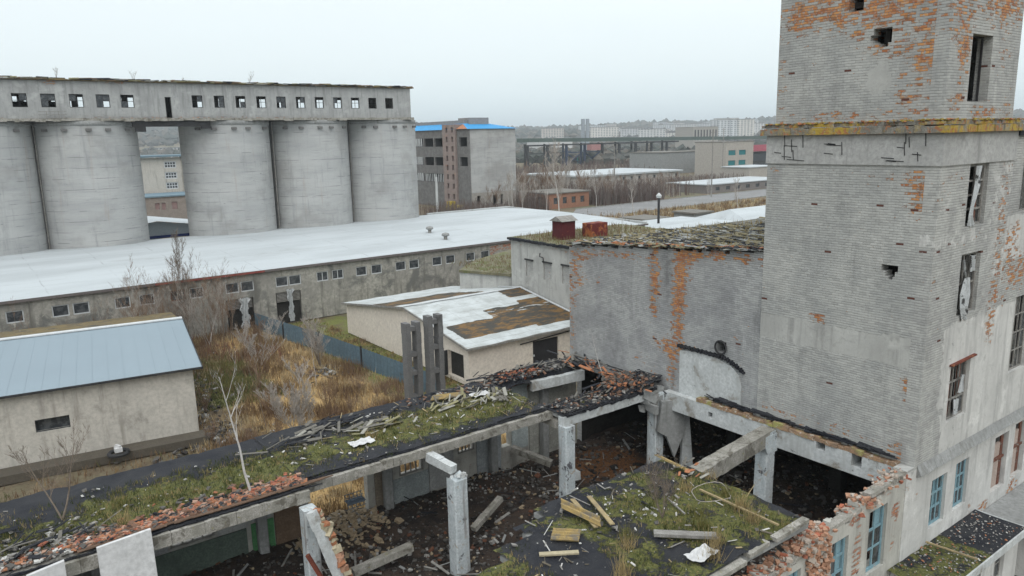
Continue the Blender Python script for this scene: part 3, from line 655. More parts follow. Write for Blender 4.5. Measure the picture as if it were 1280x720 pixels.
for i in range(50):
    y = 19.2 + i * .08
    if y < 22.9: b.box(TX - .06 + .04 * math.sin(i * 3.), TX + .075, y, y + .075, -9.87 - .35 * max(0, (20.4 - y)) ** 1.5 - .02 * (i % 3), -9.78 - .35 * max(0, (20.4 - y)) ** 1.5 + .03 * ((i * 7) % 3))
part('crack_edge', b, 'felt', hall)
w = MB(); w.fn = None
w.sheet([26.65 + .6 * i for i in range(30)], [18.5 + .56 * i for i in range(23)], lambda x, y: hz(y) + .04 + .05 * mnoise.noise(Vector((x * .9, y * .9, 5))))
part('roof', w, 'debris_roof', hall)
w = MB(); rr = random.Random(21)
for k in range(2200):
    x = 26.7 + abs(rr.gauss(0, 5)); y = rr.uniform(18.6, 30.7)
    if x > 43: continue
    s_ = rr.uniform(.15, 1.3); a = rr.gauss(0, .35) + math.pi / 2 * (rr.random() < .75)
    w.cur = rr.choice((0, 1, 1, 2, 3, 3, 3)); zc = hz(y) + rr.uniform(.06, .13)
    w.bar((x - math.cos(a) * s_ / 2, y - math.sin(a) * s_ / 2, zc), (x + math.cos(a) * s_ / 2, y + math.sin(a) * s_ / 2, zc + rr.uniform(-.06, .07)), rr.uniform(.03, .22), .02, rr.uniform(-.4, .4))
for k in range(160): w.cur = 4; w.chunk((TX + rr.uniform(.1, .5), rr.uniform(18.6, 30.7), 0), rr.uniform(.12, .26)); vs = w.v[-8:]; y = vs[0][1]; w.v[-8:] = [(a, b_, c + hz(y) + .1) for a, b_, c in vs]
part('slate_debris', w, ['concrete', 'felt', flat('slate_grey', (.27, .275, .255)), flat('lichen_yellow', (.23, .20, .12)), flat('brick_bits', (.42, .18, .09))], hall, kind='stuff')
w = MB(); rr = random.Random(22)
blades(w, [(rr.uniform(27, 41), rr.uniform(19, 30.7), -5.2) for _ in range(900)], .3, .03, rr)
w.v = [(a, b_, c + (hz(b_) + 5.25)) for a, b_, c in w.v]
part('roof_grass', w, flat('straw', (.36, .28, .13)), hall, kind='stuff')
# ground floor inside tower and hall
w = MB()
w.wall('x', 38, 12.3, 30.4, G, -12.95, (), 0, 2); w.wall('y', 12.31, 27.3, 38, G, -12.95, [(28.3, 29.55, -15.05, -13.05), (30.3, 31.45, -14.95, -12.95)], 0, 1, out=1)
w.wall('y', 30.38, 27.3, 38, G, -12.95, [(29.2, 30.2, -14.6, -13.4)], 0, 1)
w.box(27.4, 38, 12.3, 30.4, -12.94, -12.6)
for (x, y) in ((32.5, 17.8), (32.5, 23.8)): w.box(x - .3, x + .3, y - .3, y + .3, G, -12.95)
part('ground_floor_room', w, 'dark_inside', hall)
f = window(hall, 'y', 30.8, 29.2, 30.2, -14.6, -13.4, 'wood_blue', bars=(1, 1), t=.08, glass=.4, out=1)

# ================================================================== SIDE WING right of the tower
wing = thing('side_wing', 'plastered brick wing with bricked-up windows, cut off by the right edge of the photo', 'building', (40, 16, G))
ww = gauss([(33.2, -4.6, .9, 1.1, .55), (34.5, -5.6, 1.5, .7, .6), (33.2, -7, .5, .8, .4), (33.3, -15.8, .7, .5, .75), (36.4, -15.8, .8, .6, .75), (37, -6, 2, .6, .5), (33.6, -3.8, .6, .2, .8)])
w = MB(); w.fn = lambda x, y, z: (ww(x, z), .72 if z < -7 or -5 < z < -3.4 else .3, .1)
wh = [(33.95, 35.35, -15.35, -12.85), (36.0, 37.3, -15.3, -12.75), (34.45, 36.1, -10.1, -6.85), (33.7, 35.9, -3.3, -.75), (39, 40.4, -15.3, -12.8), (39, 40.6, -10.1, -6.85), (39, 41, -3.3, -.75)]
w.wall('y', TY + .02, 32.66, 48, G, -.35, wh, .45, .45)
part('wall', w, 'brick_front', wing)
w = MB(); w.wall('x', 48, 12.3, 22, G, -.35, (), .4, 2, out=1); w.wall('y', 22, 32.7, 48, -12, -.35, (), .4, 2, out=1); part('wall', w, 'brick_front', wing)
w = MB(); w.box(32.7, 48.3, TY - .1, 22.2, -.345, -.1); part('roof', w, 'felt', wing)
for i, h in enumerate(wh):
    if h[2] < -12:
        b = MB(); b.fn = lambda x, y, z: (.35, .1, 0); b.box(h[0] + .003, h[1] - .35, TY + .2, TY + .3, h[2] + .003, h[3] - .5); part('brick_infill', b, flat('pink_brick_fill', (.46, .37, .32)), wing)
        b = MB(); b.box(h[1] - .34, h[1] - .1, TY + .18, TY + .24, h[2] + .01, h[3] - .05); b.box(h[0], h[1] - .1, TY + .1, TY + .2, h[2] + 1.3, h[2] + 1.4); part('board', b, 'wood_brown', wing)
    else: window(wing, 'y', TY + .02, h[0], h[1], h[2], h[3], 'wood_grey', bars=(3, 3) if h[2] < -4 else (1, 0), t=.07, glass=.6, rnd=rw)

# ================================================================== LOW ANNEX at the bottom right corner
annex = thing('low_annex', 'low lean-to annex with a black felt roof and white grit below the facade', 'annex', (29, 10.9, G))
w = MB(); w.fn = lambda x, y, z: (.04, .8, .05)
w.wall('y', 10.02, 25.6, 32.2, G, -15.75, [(27.9, 28.8, -17.3, -16.0), (30.0, 30.9, -17.2, -15.95), (25.9, 26.8, -17.3, -16.0)], .3, .4)
w.wall('x', 32.2, 10.32, 11.8, G, -15.75, (), .3, .5, out=1); w.wall('x', 25.6, 10.32, 11.8, G, -15.75, (), .3, .5)
part('wall', w, 'brick_front', annex)
w = MB(); w.fn = lambda x, y, z: ((.62 if x < 29.5 else .05), .3 if x < 30 else .12, 0)
w.sheet([25.3 + .3 * i for i in range(25)], [9.9 + .21 * i for i in range(10)], lambda x, y: -15.62 + .05 * mnoise.noise(Vector((x * 2, y * 2, 1))))
part('roof', w, 'felt', annex)
w = MB(); w.box(25.3, 32.5, 9.84, 9.9, -15.9, -15.6); w.box(32.5, 32.56, 9.84, 11.79, -15.9, -15.6); part('roof_edge', w, 'concrete_pale', annex)
w = MB(); rr = random.Random(31)
for k in range(520):
    w.cur = rr.choice((0, 1, 1, 1, 2)); w.chunk((rr.uniform(25.5, 32.3), rr.uniform(9.95, 11.75), -15.58), rr.uniform(.02, .10), .4, rr)
part('roof_grit', w, [flat('white_chip', (.60, .59, .56)), 'wood_grey', flat('brick_bits', (.42, .18, .09))], annex, kind='stuff')
for a, c, z0, z1 in ((27.9, 28.8, -17.3, -16.0), (30.0, 30.9, -17.2, -15.95), (25.9, 26.8, -17.3, -16.0)): window(annex, 'y', 10.02, a, c, z0, z1, 'wood_grey', bars=(1, 1), t=.06, glass=.7, rnd=rw)
b = MB(); b.bar((28.0, 11.7, -15.4), (28.3, 10.0, -15.45), .07, .05)
solo('fallen_batten', b, 'timber', (28.15, 10.8, -15.45), 'thin fallen batten lying across the black lean-to roof by the facade', 'batten')
w = MB(); w.fn = lambda x, y, z: (.05, .7, .2); w.wall('y', 9.0, 32.9, 39, G, -16.1, [(33.6, 34.6, -17.4, -16.5)], .3, .5); w.wall('x', 32.9, 9.3, 11.8, G, -16.1, (), .3, .5)
porch = thing('corner_porch', 'grey plastered porch in the bottom right corner beyond the black lean-to roof', 'porch', (36, 10.4, G)); part('wall', w, 'brick_front', porch)
w = MB(); w.box(32.75, 39.1, 8.9, 11.79, -16.095, -15.95); part('roof', w, 'concrete', porch)

# ================================================================== RUINED HALL with columns (foreground)
ruin = thing('ruined_workshop', 'roofless ruined workshop with pale columns, mossy felt roof strips and rubble, in the foreground', 'ruin', (15, 21, G))
FL = -17.0
def floorz(x, y):
    v = FL + .30 * mnoise.noise(Vector((x * .45, y * .45, 2))) + .16 * mnoise.noise(Vector((x * 1.3, y * 1.3, 4))) + .06 * mnoise.noise(Vector((x * 3.3, y * 3.3, 4)))
    v += .9 * math.exp(-((x - 12.2) / 1.3) ** 2 - ((y - 29.0) / 1.1) ** 2)      # brick heap by the yellow wall
    v += .5 * math.exp(-((x - 19) / 2.2) ** 2 - ((y - 28.6) / 1.2) ** 2) + .5 * math.exp(-((x - 15.5) / 2.) ** 2 - ((y - 20) / 2) ** 2)
    v += .7 * math.exp(-((x - 24.8) / 1.5) ** 2 - ((y - 14.4) / 1.5) ** 2)
    return v
w = MB(); w.fn = lambda x, y, z: (.85 * math.exp(-((x - 25.8) / 3.2) ** 2 - ((y - 27.2) / 2.2) ** 2) + .3 * math.exp(-((x - 19.5) / 2) ** 2 - ((y - 26) / 2) ** 2), 0, .001)
w.sheet([-9 + .22 * i for i in range(214)], [10.4 + .22 * i for i in range(93)], floorz)
setting('rubble_ground', w, 'rubble_floor', smooth=True)
bits = [flat('grey_bit', (.115, .108, .10)), flat('pale_bit', (.36, .35, .33)), flat('brick_bit', (.17, .075, .045)), flat('dark_bit', (.035, .03, .027)), flat('buff_bit', (.38, .30, .20))]
w = MB(); rr = random.Random(41)
for k in range(21000):
    x, y = rr.uniform(-2, 34), rr.uniform(12, 30)
    if x < 8 and y < 22: continue
    w.cur = rr.choices((0, 1, 2, 3, 4), (5, .35, .5, 7, .7))[0]; s_ = min(.5, rr.expovariate(1 / .062) + .03)
    if w.cur == 1: s_ = min(s_, .22)
    w.chunk((x, y, floorz(x, y) + s_ * .12), s_, .7, rr)
for (cx, cy, sx, sy, n_, mix, sz) in ((12.1, 28.9, .9, .7, 520, (1, 1, 1, 0, 12), .22), (19.2, 28.8, 1.5, .7, 260, (3, 5, .4, 4, 1), .13), (13.2, 26.2, 1.2, .8, 120, (4, 3, 1, 4, 1), .18), (15.7, 24.6, .9, .6, 90, (4, 3, 2, 3, 1), .18),
                                      (21.6, 25.6, .6, .9, 90, (3, 3, 1, 2, 1), .18), (10.3, 26.6, .9, .8, 120, (5, 3, 1, 3, 1), .18), (24.5, 15, 2.2, 2, 300, (5, 3, 3, 4, 1), .24), (27, 16, 2, 3, 250, (5, 2, 2, 4, 1), .2), (29, 20, 3, 3, 220, (5, 2, 2, 5, 1), .22)):
    for k in range(n_):
        x, y = rr.gauss(cx, sx), min(29.8, max(12.4, rr.gauss(cy, sy))); w.cur = rr.choices((0, 1, 2, 3, 4), mix)[0]
        w.chunk((x, y, floorz(x, y) + rr.uniform(.02, .14)), sz * rr.uniform(.5, 1.4), .8, rr)
setting('rubble', w, bits, 'stuff')
w = MB(); rr = random.Random(43)      # splintered timber and rags in the rubble
for k in range(230):
    x, y = rr.uniform(6, 30), rr.uniform(18.2, 29.8) if rr.random() < .7 else rr.uniform(12, 18)
    a = rr.uniform(0, 6.28); l = rr.uniform(.2, 1.3); w.cur = rr.choice((0, 0, 1, 2)); z = floorz(x, y) + .1
    w.bar((x, y, z), (x + math.cos(a) * l, y + math.sin(a) * l, z + rr.uniform(-.1, .25)), rr.uniform(.03, .12), .03, rr.uniform(-1, 1))
setting('splintered_debris', w, ['wood_grey', 'concrete', 'felt'], 'stuff')

# --- roof slabs -------------------------------------------------------------
def bump2(x, y, s=1.): return s * (.05 * mnoise.noise(Vector((x * 1.1, y * 1.1, 7))) + .03 * mnoise.noise(Vector((x * 3.1, y * 3.1, 8))))
def strip_mask(x, y, z):
    front = 24.45 if x < 8.9 else 24.95
    d = y - front
    moss = 1. * math.exp(-((d - 2.1) / 1.8) ** 2)
    moss *= 1. if x > 2.4 else .55
    if x > 8.9: moss = .95 * math.exp(-((d - 2.1) / 1.6) ** 2) * (1.1 if 12 < x < 20 else .7)
    grit = .45 * math.exp(-((d - .6) / .6) ** 2) + (.35 if x < 2.8 and d < 2.5 else 0)
    brick = .62 * math.exp(-((d - .55) / .55) ** 2) if 1.6 < x < 8.9 else (.25 if x < 0 and d < .5 else 0)
    return (moss, grit * (.5 if x > 9 else 1), brick)
w = MB(); w.fn = strip_mask
xs = [-9 + .2 * i for i in range(90)]; ys = [24.4 + .2 * i for i in range(29)]
w.sheet(xs, ys, lambda x, y: -12.0 + bump2(x, y, 1.5))
w2 = MB(); w2.fn = strip_mask; xs2 = [8.8 + .2 * i for i in range(59)]; ys2 = [24.95] + [25.1 + .2 * i for i in range(26)]
w2.sheet(xs2, ys2, lambda x, y: -11.96 + bump2(x, y, 1.5))
rp = part('roof', w, 'felt', ruin, smooth=True); rp['label'] = 'flat felt roof with moss, scattered bricks and a young birch'
part('roof', w2, 'felt', ruin, smooth=True)
w = MB(); w.box(-9, 8.79, 24.42, 30.0, -12.26, -12.09); w.box(8.80, 20.4, 24.97, 30.0, -12.26, -12.07); part('roof_slab', w, 'concrete', ruin)
w = MB(); w.fn = lambda x, y, z: (.25 * (y < 30), .3, .28 if 21 < x < 24 else 0)
w.sheet([20.35 + .25 * i for i in range(26)], [28.9 + .2 * i for i in range(9)], lambda x, y: -12.05 - max(0, 29.4 - y) * .5 + bump2(x, y, 2.) + .12 * math.sin(x * 2.1)); part('roof_remnant', w, 'felt', ruin)
w = MB(); w.fn = lambda x, y, z: (.35 if 21.5 < x < 24.5 else .05, .35 if x > 23.5 else .05, 0)
w.sheet([20.3 + .2 * i for i in range(33)], [23.82 + .18 * i for i in range(9)], lambda x, y: -11.98 + bump2(x, y, 1.6) + (.25 if x > 25 else 0) * (x - 25)); part('roof_remnant', w, 'felt', ruin)
w = MB(); w.box(20.41, 26.6, 24.3, 25.2, -12.25, -12.1); part('roof_slab', w, 'concrete', ruin)
def xl(y): return 14.0 if y > 17.2 else 12.9 if y > 16.6 else 11.6 if y > 15.9 else 10.4 if y > 15 else 9.0
w = MB(); w.fn = lambda x, y, z: (1.0 * (1 if 13 < x else .6) * (.10 + mnoise.noise(Vector((x * .5, y * .5, 1))) + .45) + .2 * math.exp(-((x - 19) / 1.5) ** 2 - ((y - 14.5) / 1.5) ** 2), .22 + .25 * math.exp(-((x - 16.5) / 2) ** 2 - ((y - 16.5) / 1.) ** 2), .25 * math.exp(-((x - 20) / .6) ** 2 - ((y - 16.6) / .5) ** 2))
for j in range(30):
    y0, y1 = 12.0 + .2 * j, 12.2 + .2 * j
    x0 = xl(y0) + .35 * mnoise.noise(Vector((y0 * 3, 0, 0)))
    k = max(1, int((20.35 - x0) / .2)); X = [x0 + (20.35 - x0) * i / k for i in range(k + 1)]
    zf = lambda x, y: -11.98 + bump2(x, y, 1.8)
    for i in range(k): w.quad((X[i], y0, zf(X[i], y0)), (X[i + 1], y0, zf(X[i + 1], y0)), (X[i + 1], y1, zf(X[i + 1], y1)), (X[i], y1, zf(X[i], y1)))
rp = part('roof', w, 'felt', ruin, recalc=False); rp['label'] = 'black felt roof slab with moss, planks and yellow sheets'
w = MB()
for y0, y1 in ((12.0, 14.99), (15, 15.89), (15.9, 16.59), (16.6, 17.19), (17.2, 18.0)): w.box(xl((y0 + y1) / 2) + .05, 20.33, y0, y1, -12.28, -12.12)
part('roof_slab', w, 'concrete', ruin)
w = MB()
for x0, x1, dy, dz in ((12.5, 14.6, 0, 0), (14.8, 16.9, -.1, -.08), (17.2, 18.2, .05, -.02), (18.45, 20.2, .02, .05)): w.bar((x0, 11.96 + dy, -12.03 + dz), (x1, 12.0 + dy, -12.0 + dz), .24, .13)
part('roof_edge', w, 'beam_dirty', ruin)

# --- beams -------------------------------------------------------------------
def beam(a, b, wd, h, mat='beam_dirty', name='beam', lab=None):
    m_ = MB(); a, b = Vector(a), Vector(b); k = max(2, int((b - a).length / .5)); rr = random.Random(int(a.x * 10 + b.y))
    for i in range(k):
        j = .012
        p, q = a.lerp(b, i / k), a.lerp(b, (i + 1) / k); jj = Vector((rr.uniform(-j, j), rr.uniform(-j, j), rr.uniform(-j, j))); m_.bar(p + jj, q + jj, wd + rr.uniform(-.02, .02), h + rr.uniform(-.02, .02))
    o = part(name, m_, mat, ruin)
    if lab: o['label'] = lab
    return o
beam((-9, 24.35, -12.29), (8.85, 24.35, -12.29), .3, .42, 'beam_dirty')
beam((8.9, 24.8, -12.24), (20.45, 24.8, -12.24), .3, .36, 'beam_dirty')
beam((20.3, 23.95, -12.3), (26.5, 23.95, -12.3), .36, .42, 'concrete_pale')
beam((26.4, 17.65, -12.52), (20.7, 16.9, -12.52), .6, .62, 'beam_dirty', lab='thick broken beam reaching from the wall to the mossy slab')
beam((14.35, 23.4, -12.62), (14.0, 24.7, -12.42), .34, .34, 'concrete_pale', 'beam_stub')
beam((20.5, 24.2, -12.6), (20.45, 29.9, -12.6), .3, .36, 'beam_dirty')
beam((22.6, 29.0, -12.5), (25.8, 28.6, -12.45), .3, .5, 'concrete_pale')
beam((8.75, 24.6, -12.62), (8.75, 29.9, -12.62), .3, .3, 'concrete')
beam((14.35, 25.0, -12.55), (14.35, 29.9, -12.55), .3, .26, 'concrete'); beam((2.6, 24.6, -12.62), (2.6, 29.9, -12.62), .3, .3, 'concrete')
# --- columns -------------------------------------------------------------------
def column(x, y, z0, z1, wd=.6, mat='column', cap=0, broken=False, lab=None):
    m_ = MB(); h = wd / 2; k = 6; zs = [z0 + (z1 - z0) * i / k for i in range(k + 1)]; rr = random.Random(int(x * 7 + y))
    c = .05; prof = [(-h + c, -h), (h - c, -h), (h, -h + c), (h, h - c), (h - c, h), (-h + c, h), (-h, h - c), (-h, -h + c)]
    vs = []; fs = []
    for i, z in enumerate(zs):
        for px, py in prof:
            j = .0 if not (broken and i == k) else rr.uniform(-.18, .12)
            vs.append((x + px + rr.uniform(-.008, .008), y + py + rr.uniform(-.008, .008), z + j))
    for i in range(k):
        for q in range(8): fs.append((i * 8 + q, i * 8 + (q + 1) % 8, (i + 1) * 8 + (q + 1) % 8, (i + 1) * 8 + q))
    fs.append(tuple(k * 8 + q for q in range(8))); m_.add(vs, fs)
    o = part('column', m_, mat, ruin)
    if lab: o['label'] = lab
    if cap:
        m2 = MB(); m2.add([(x - h - .003 - cap, y - h - .05, z1 - .45), (x + h + .05, y - h - .05, z1 - .45), (x + h + .05, y + h + .05, z1 - .45), (x - h - cap, y + h + .05, z1 - .45), (x - h - .02, y - h - .05, z1 - .9), (x + h + .05, y - h - .05, z1 - .9), (x + h + .05, y + h + .05, z1 - .9), (x - h - .02, y + h + .05, z1 - .9),
                           (x - h - cap, y - h - .05, z1 - .1), (x + h + .05, y - h - .05, z1 - .1), (x + h + .05, y + h + .05, z1 - .1), (x - h - cap, y + h + .05, z1 - .1)],
                          [(4, 5, 1, 0), (5, 6, 2, 1), (6, 7, 3, 2), (7, 4, 0, 3), (0, 1, 9, 8), (1, 2, 10, 9), (2, 3, 11, 10), (3, 0, 8, 11), (8, 9, 10, 11), (4, 7, 6, 5)])
        part('corbel', m2, mat, o)
    if broken:
        m3 = MB()
        for q in range(7): m3.chunk((x + rr.uniform(-.2, .3), y + rr.uniform(-.25, .2), z1 + rr.uniform(-.15, .12)), rr.uniform(.2, .42), 1, rr)
        for q in range(5): m3.tube([(x + rr.uniform(-.2, .2), y, z1), (x + rr.uniform(-.4, .5), y - .2, z1 + rr.uniform(.1, .35))], .012, 3)
        part('broken_head', m3, 'concrete_pale', o)
column(14.35, 23.2, FL - .3, -12.85, .62, 'column', broken=True, lab='free-standing pale column with a shattered top')
column(20.5, 23.8, FL - .3, -12.5, .56, 'column', lab='pale column stained black near its top, carrying the beam')
column(26.15, 17.6, FL - .3, -12.25, .6, 'column', cap=.25)
column(26.15, 23.75, FL - .3, -12.2, .6, 'column')
column(8.65, 23.9, FL - .3, -12.55, .5, 'column')
for x in (2.6,): column(x, 24.95, FL - .3, -12.55, .4, 'concrete')
for x, y in ((12.5, 12.6), (20.1, 12.6), (14.3, 17.4), (20.05, 17.2), (9.5, 12.6)): column(x, y, FL - .3, -12.29, .45, 'concrete')
for x in (2.6, 8.7, 14.6, 20.6, 24.0): column(x, 29.7, FL - .3, -12.3, .4, 'concrete')
# broken block round the head of the third column, with a hanging slab
m_ = MB(); rr = random.Random(8)
for q in range(16): m_.chunk((26.1 + rr.uniform(-.6, .5), 23.7 + rr.uniform(-.4, .5), -12.5 + rr.uniform(-.7, .4)), rr.uniform(.4, .8), 1, rr)
part('shattered_joint', m_, 'concrete', ruin)
m_ = MB(); vs = [(25.95, 23.15, -12.5), (27.0, 22.75, -12.55), (27.05, 22.7, -14.2), (26.55, 22.85, -15.4), (26.2, 23.05, -14.3), (25.75, 23.25, -14.0)]
m_.add(vs + [(x + .1, y + .22, z) for x, y, z in vs], [tuple(range(6)), tuple(range(11, 5, -1))] + [(i, (i + 1) % 6, 6 + (i + 1) % 6, 6 + i) for i in range(6)])
solo('hanging_slab', m_, 'concrete', (26.4, 23.0, -15.4), 'torn grey concrete slab hanging by the column at the foot of the orange-streaked wall', 'concrete slab')
m_ = MB(); vs = [(27.2, 22.9, -13.3), (27.5, 22.8, -13.3), (27.75, 22.6, -17), (27.1, 22.9, -17)]
m_.add(vs + [(x + .1, y + .2, z) for x, y, z in vs], [(0, 1, 2, 3), (7, 6, 5, 4)] + [(i, (i + 1) % 4, 4 + (i + 1) % 4, 4 + i) for i in range(4)])
solo('leaning_slab', m_, 'concrete_pale', (27.4, 22.8, -17), 'narrow pale slab leaning upright just right of the hanging slab', 'concrete slab')

# --- back wall with painted fields ---------------------------------------------
w = MB(); w.fn = lambda x, y, z: (.12 + (.5 if x > 20.6 and z > -13.4 else 0), .55, .25)
w.wall('y', 30.05, -9, 26.6, G, -12.28, [(5.2, 6.9, -15.7, -13.4), (10.9, 13.75, -17.3, -12.55), (15.4, 16.7, -15.7, -13.2), (-1, .8, -14.4, -13.2), (18.7, 19.7, -15.5, -13.2), (21.4, 22.0, -15.9, -12.9)], .4, .5, top=lambda u: -12.28 if u < 20.6 else (-12.15 - .12 * abs(math.sin(u * 3))))
part('back_wall', w, 'brick_ruin', ruin)
P = [(14.1, 14.9, -17, -12.5, (.30, .25, .19), None), (4.4, 8.15, -17.2, -15.8, (.14, .18, .15), 'dark green painted wall base'),
     (4.2, 5.1, -15.75, -12.5, (.42, .43, .43), None), (7.0, 8.25, -15.75, -12.9, (.52, .52, .50), None), (8.35, 9.3, -17.2, -15.7, (.12, .33, .14), 'bright green painted square'), (8.4, 9.2, -15.6, -12.7, (.58, .60, .61), None),
     (9.35, 10.85, -17, -15.3, (.22, .15, .10), None), (9.4, 10.8, -15.25, -12.5, (.55, .54, .50), None), (17.0, 18.4, -16.9, -12.5, (.46, .465, .455), None), (15.0, 16.95, -17, -15.75, (.38, .42, .42), None), (19.8, 21.3, -17, -12.6, (.40, .43, .44), None),
     (22.05, 23.1, -16.2, -12.7, (.52, .58, .58), None), (23.2, 25.9, -16.8, -12.9, (.42, .42, .38), None), (-8, -1.2, -17, -12.6, (.28, .28, .27), None), (1, 4.1, -17, -12.6, (.2, .2, .19), None)]
for i, (x0, x1, z0, z1, c, lab) in enumerate(P):
    m_ = MB(); m_.wall('y', 29.98 - .004 * (i % 3), x0, x1, z0, z1, (), .06, .5); o = part('wall_panel', m_, flat('panel_paint_%d' % i, c, .7), ruin)
    if lab: o['label'] = lab
for (a, b_, z0, z1) in ((5.2, 6.9, -15.7, -13.4), (15.4, 16.7, -15.7, -13.2), (18.7, 19.7, -15.5, -13.2), (-1, .8, -14.4, -13.2)):
    f = window(ruin, 'y', 29.95, a, b_, z0, z1, 'wood_grey', bars=(3, 0), t=.09, glass=0, inset=.12)
# --- front wall towards the yard, its top broken down --------------------------------
rr = random.Random(6); jg = [rr.uniform(-.18, .1) for _ in range(300)]
def ftop(u):
    t = -12.2 if u > 24.6 else -12.4 if u > 23.2 else -12.62 if u > 21.4 else -12.72 if u > 20.0 else -13.0
    return t + jg[int(u * 4) % 300] * (1 if u < 25.6 else .2)
fh = [(23.8, 25.0, -15.25, -12.85), (21.5, 22.5, -15.2, -13.2), (18.6, 19.75, -15.3, -13.35), (15.9, 17.0, -15.3, -13.35), (13.2, 14.3, -15.3, -13.35), (10.5, 11.6, -15.3, -13.35)]
ff = gauss([(20.6, -13.7, .5, 1.2, .95), (23.1, -14.3, .35, 1.3, .7), (25.6, -13.4, .35, .6, .7), (25.5, -14.6, .3, .4, .6), (22.9, -12.8, .6, .25, .6), (18, -13, 1.5, .3, .7), (25.2, -12.4, 1, .25, .5), (21, -15, 1, .7, .6), (17.8, -14.4, .5, 1, .7)])
w = MB(); w.fn = lambda x, y, z: (ff(x, z), .7, .05); w.wall('y', TY + .01, 8, 26.19, G, -12, fh, .5, .25, top=ftop)
part('front_wall', w, 'brick_ruin', ruin)
for i, h in enumerate(fh):
    f = window(ruin, 'y', TY, h[0], h[1], h[2], h[3], 'wood_blue' if i < 3 else 'wood_grey', bars=(1, 2), t=.11, glass=.35, rnd=rw)
    m_ = MB(); m_.box(h[0] + .62 * (h[1] - h[0]), h[1] - .12, TY + .2, TY + .235, h[2] + .1, h[3] - .1); part('shutter', m_, 'wood_blue', f)
for (x0, x1, z) in ((26.2, 23.9, -12.14), (23.2, 21.0, -12.55), (19.9, 17.6, -12.95), (25.5, 24.9, -12.2)):
    m_ = MB(); m_.bar((x0, TY + .16, z), (x1, TY + .2, z - .16), .36, .13, .15); part('coping', m_, 'beam_dirty', ruin)
w = MB(); rr = random.Random(51)
for (u0, u1, n_, zz) in ((22.6, 24.2, 200, .0), (19.6, 21.2, 420, .05), (15, 19.6, 300, 0), (24.2, 26.3, 90, -.02)):
    for k in range(n_):
        u = rr.uniform(u0, u1); w.cur = rr.choice((0, 0, 1, 1, 2)); w.chunk((u, TY + .25 + rr.gauss(0, .17), ftop(u) + zz + rr.uniform(-.05, .16)), rr.uniform(.1, .24), .8, rr)
for k in range(160):
    u = rr.uniform(20.0, 21.3); w.cur = rr.choice((0, 0, 1)); w.chunk((u, TY - rr.uniform(0, .1), rr.uniform(-14.3, -12.8)), rr.uniform(.12, .24), 1, rr)
part('broken_bricks', w, [flat('salmon_brick', (.46, .26, .17)), flat('mortar_brick', (.48, .41, .35)), 'brick_red'], ruin, kind='stuff')
# --- debris strewn on the roofs ----------------------------------------------------
w = MB(); rr = random.Random(61)
for k in range(1900):      # bricks along the front edge of the roof strip
    x = rr.uniform(1.6, 8.9) if rr.random() < .9 else rr.uniform(-3, 1.6); y = 24.6 + abs(rr.gauss(0, .42))
    w.cur = rr.choice((0, 4, 6, 7, 7, 2, 3)); w.chunk((x, y, -11.94 + rr.uniform(0, .06)), rr.uniform(.05, .27), .42, rr)
for k in range(260): x = rr.gauss(25.2, .8); w.cur = rr.choice((0, 7, 7, 3, 2, 2)); w.chunk((min(26.6, x), rr.gauss(24.9, .5), -11.8 + rr.uniform(-.1, .18)), rr.uniform(.08, .26), .8, rr)
for k in range(340): x = rr.uniform(21.0, 23.6); y = 29.7 + rr.gauss(0, .2); w.cur = rr.choice((4, 4, 0)); w.chunk((x, min(30.3, y), -11.95 + rr.uniform(-.2, .12)), rr.uniform(.08, .2), .7, rr)
for k in range(480):
    x, y = (rr.uniform(9, 20.3), 25 + rr.uniform(0, 4.5)) if rr.random() < .6 else (rr.uniform(-4, 9), rr.uniform(24.6, 29))
    w.cur = rr.choice((1, 2, 2, 5)); w.chunk((x, y, -11.94), min(.3, .03 + rr.expovariate(1 / .055)), .4, rr)
for k in range(480):
    x, y = rr.uniform(10, 20.3), rr.uniform(12.1, 17.9)
    if x < xl(y) + .1: continue
    w.cur = rr.choice((1, 2, 2, 2, 3, 5, 5)); w.chunk((x, y, -11.94), min(.28, .02 + rr.expovariate(1 / .045)), .4, rr)
for k in range(90):
    x, y = rr.gauss(16.4, 1.2), rr.gauss(16.2, .9)
    if xl(y) < x < 20.3 and y < 17.9: w.cur = rr.choice((1, 2)); w.chunk((x, y, -11.94), rr.uniform(.04, .16), .4, rr)
for k in range(420): x, y = rr.uniform(-2.5, 2.6), 24.6 + abs(rr.gauss(0, 1.0)); w.cur = rr.choice((1, 2, 5, 5)); w.chunk((x, y, -11.93), rr.uniform(.06, .25), .5, rr)
for (x0, x1, y0, y1, n_) in ((20.4, 26.5, 23.85, 25.3, 700), (20.4, 26.4, 28.9, 30.4, 700), (15.5, 20.3, 29.0, 30, 150)):
    for k in range(n_): x = rr.uniform(x0, x1); w.cur = rr.choice((7, 2, 2, 3, 3, 3, 5, 7)) if x < 24 or y0 < 28 else rr.choice((2, 5, 3)); w.chunk((x, rr.uniform(y0, y1), -11.93 + rr.uniform(-.05, .06) + (.25 * (x - 25) if x > 25 and y0 < 28 else 0)), rr.uniform(.04, .24), .5, rr)
part('roof_rubble', w, [flat('orange_brick_bit', (.38, .165, .085)), flat('white_chip', (.60, .59, .56)), flat('grey_bit', (.24, .235, .22)), 'felt', 'brick_red', 'wood_grey', flat('pink_brick_bit', (.42, .26, .19)), flat('brown_brick_bit', (.19, .11, .075))], ruin, kind='stuff')
w = MB(); rr = random.Random(66)
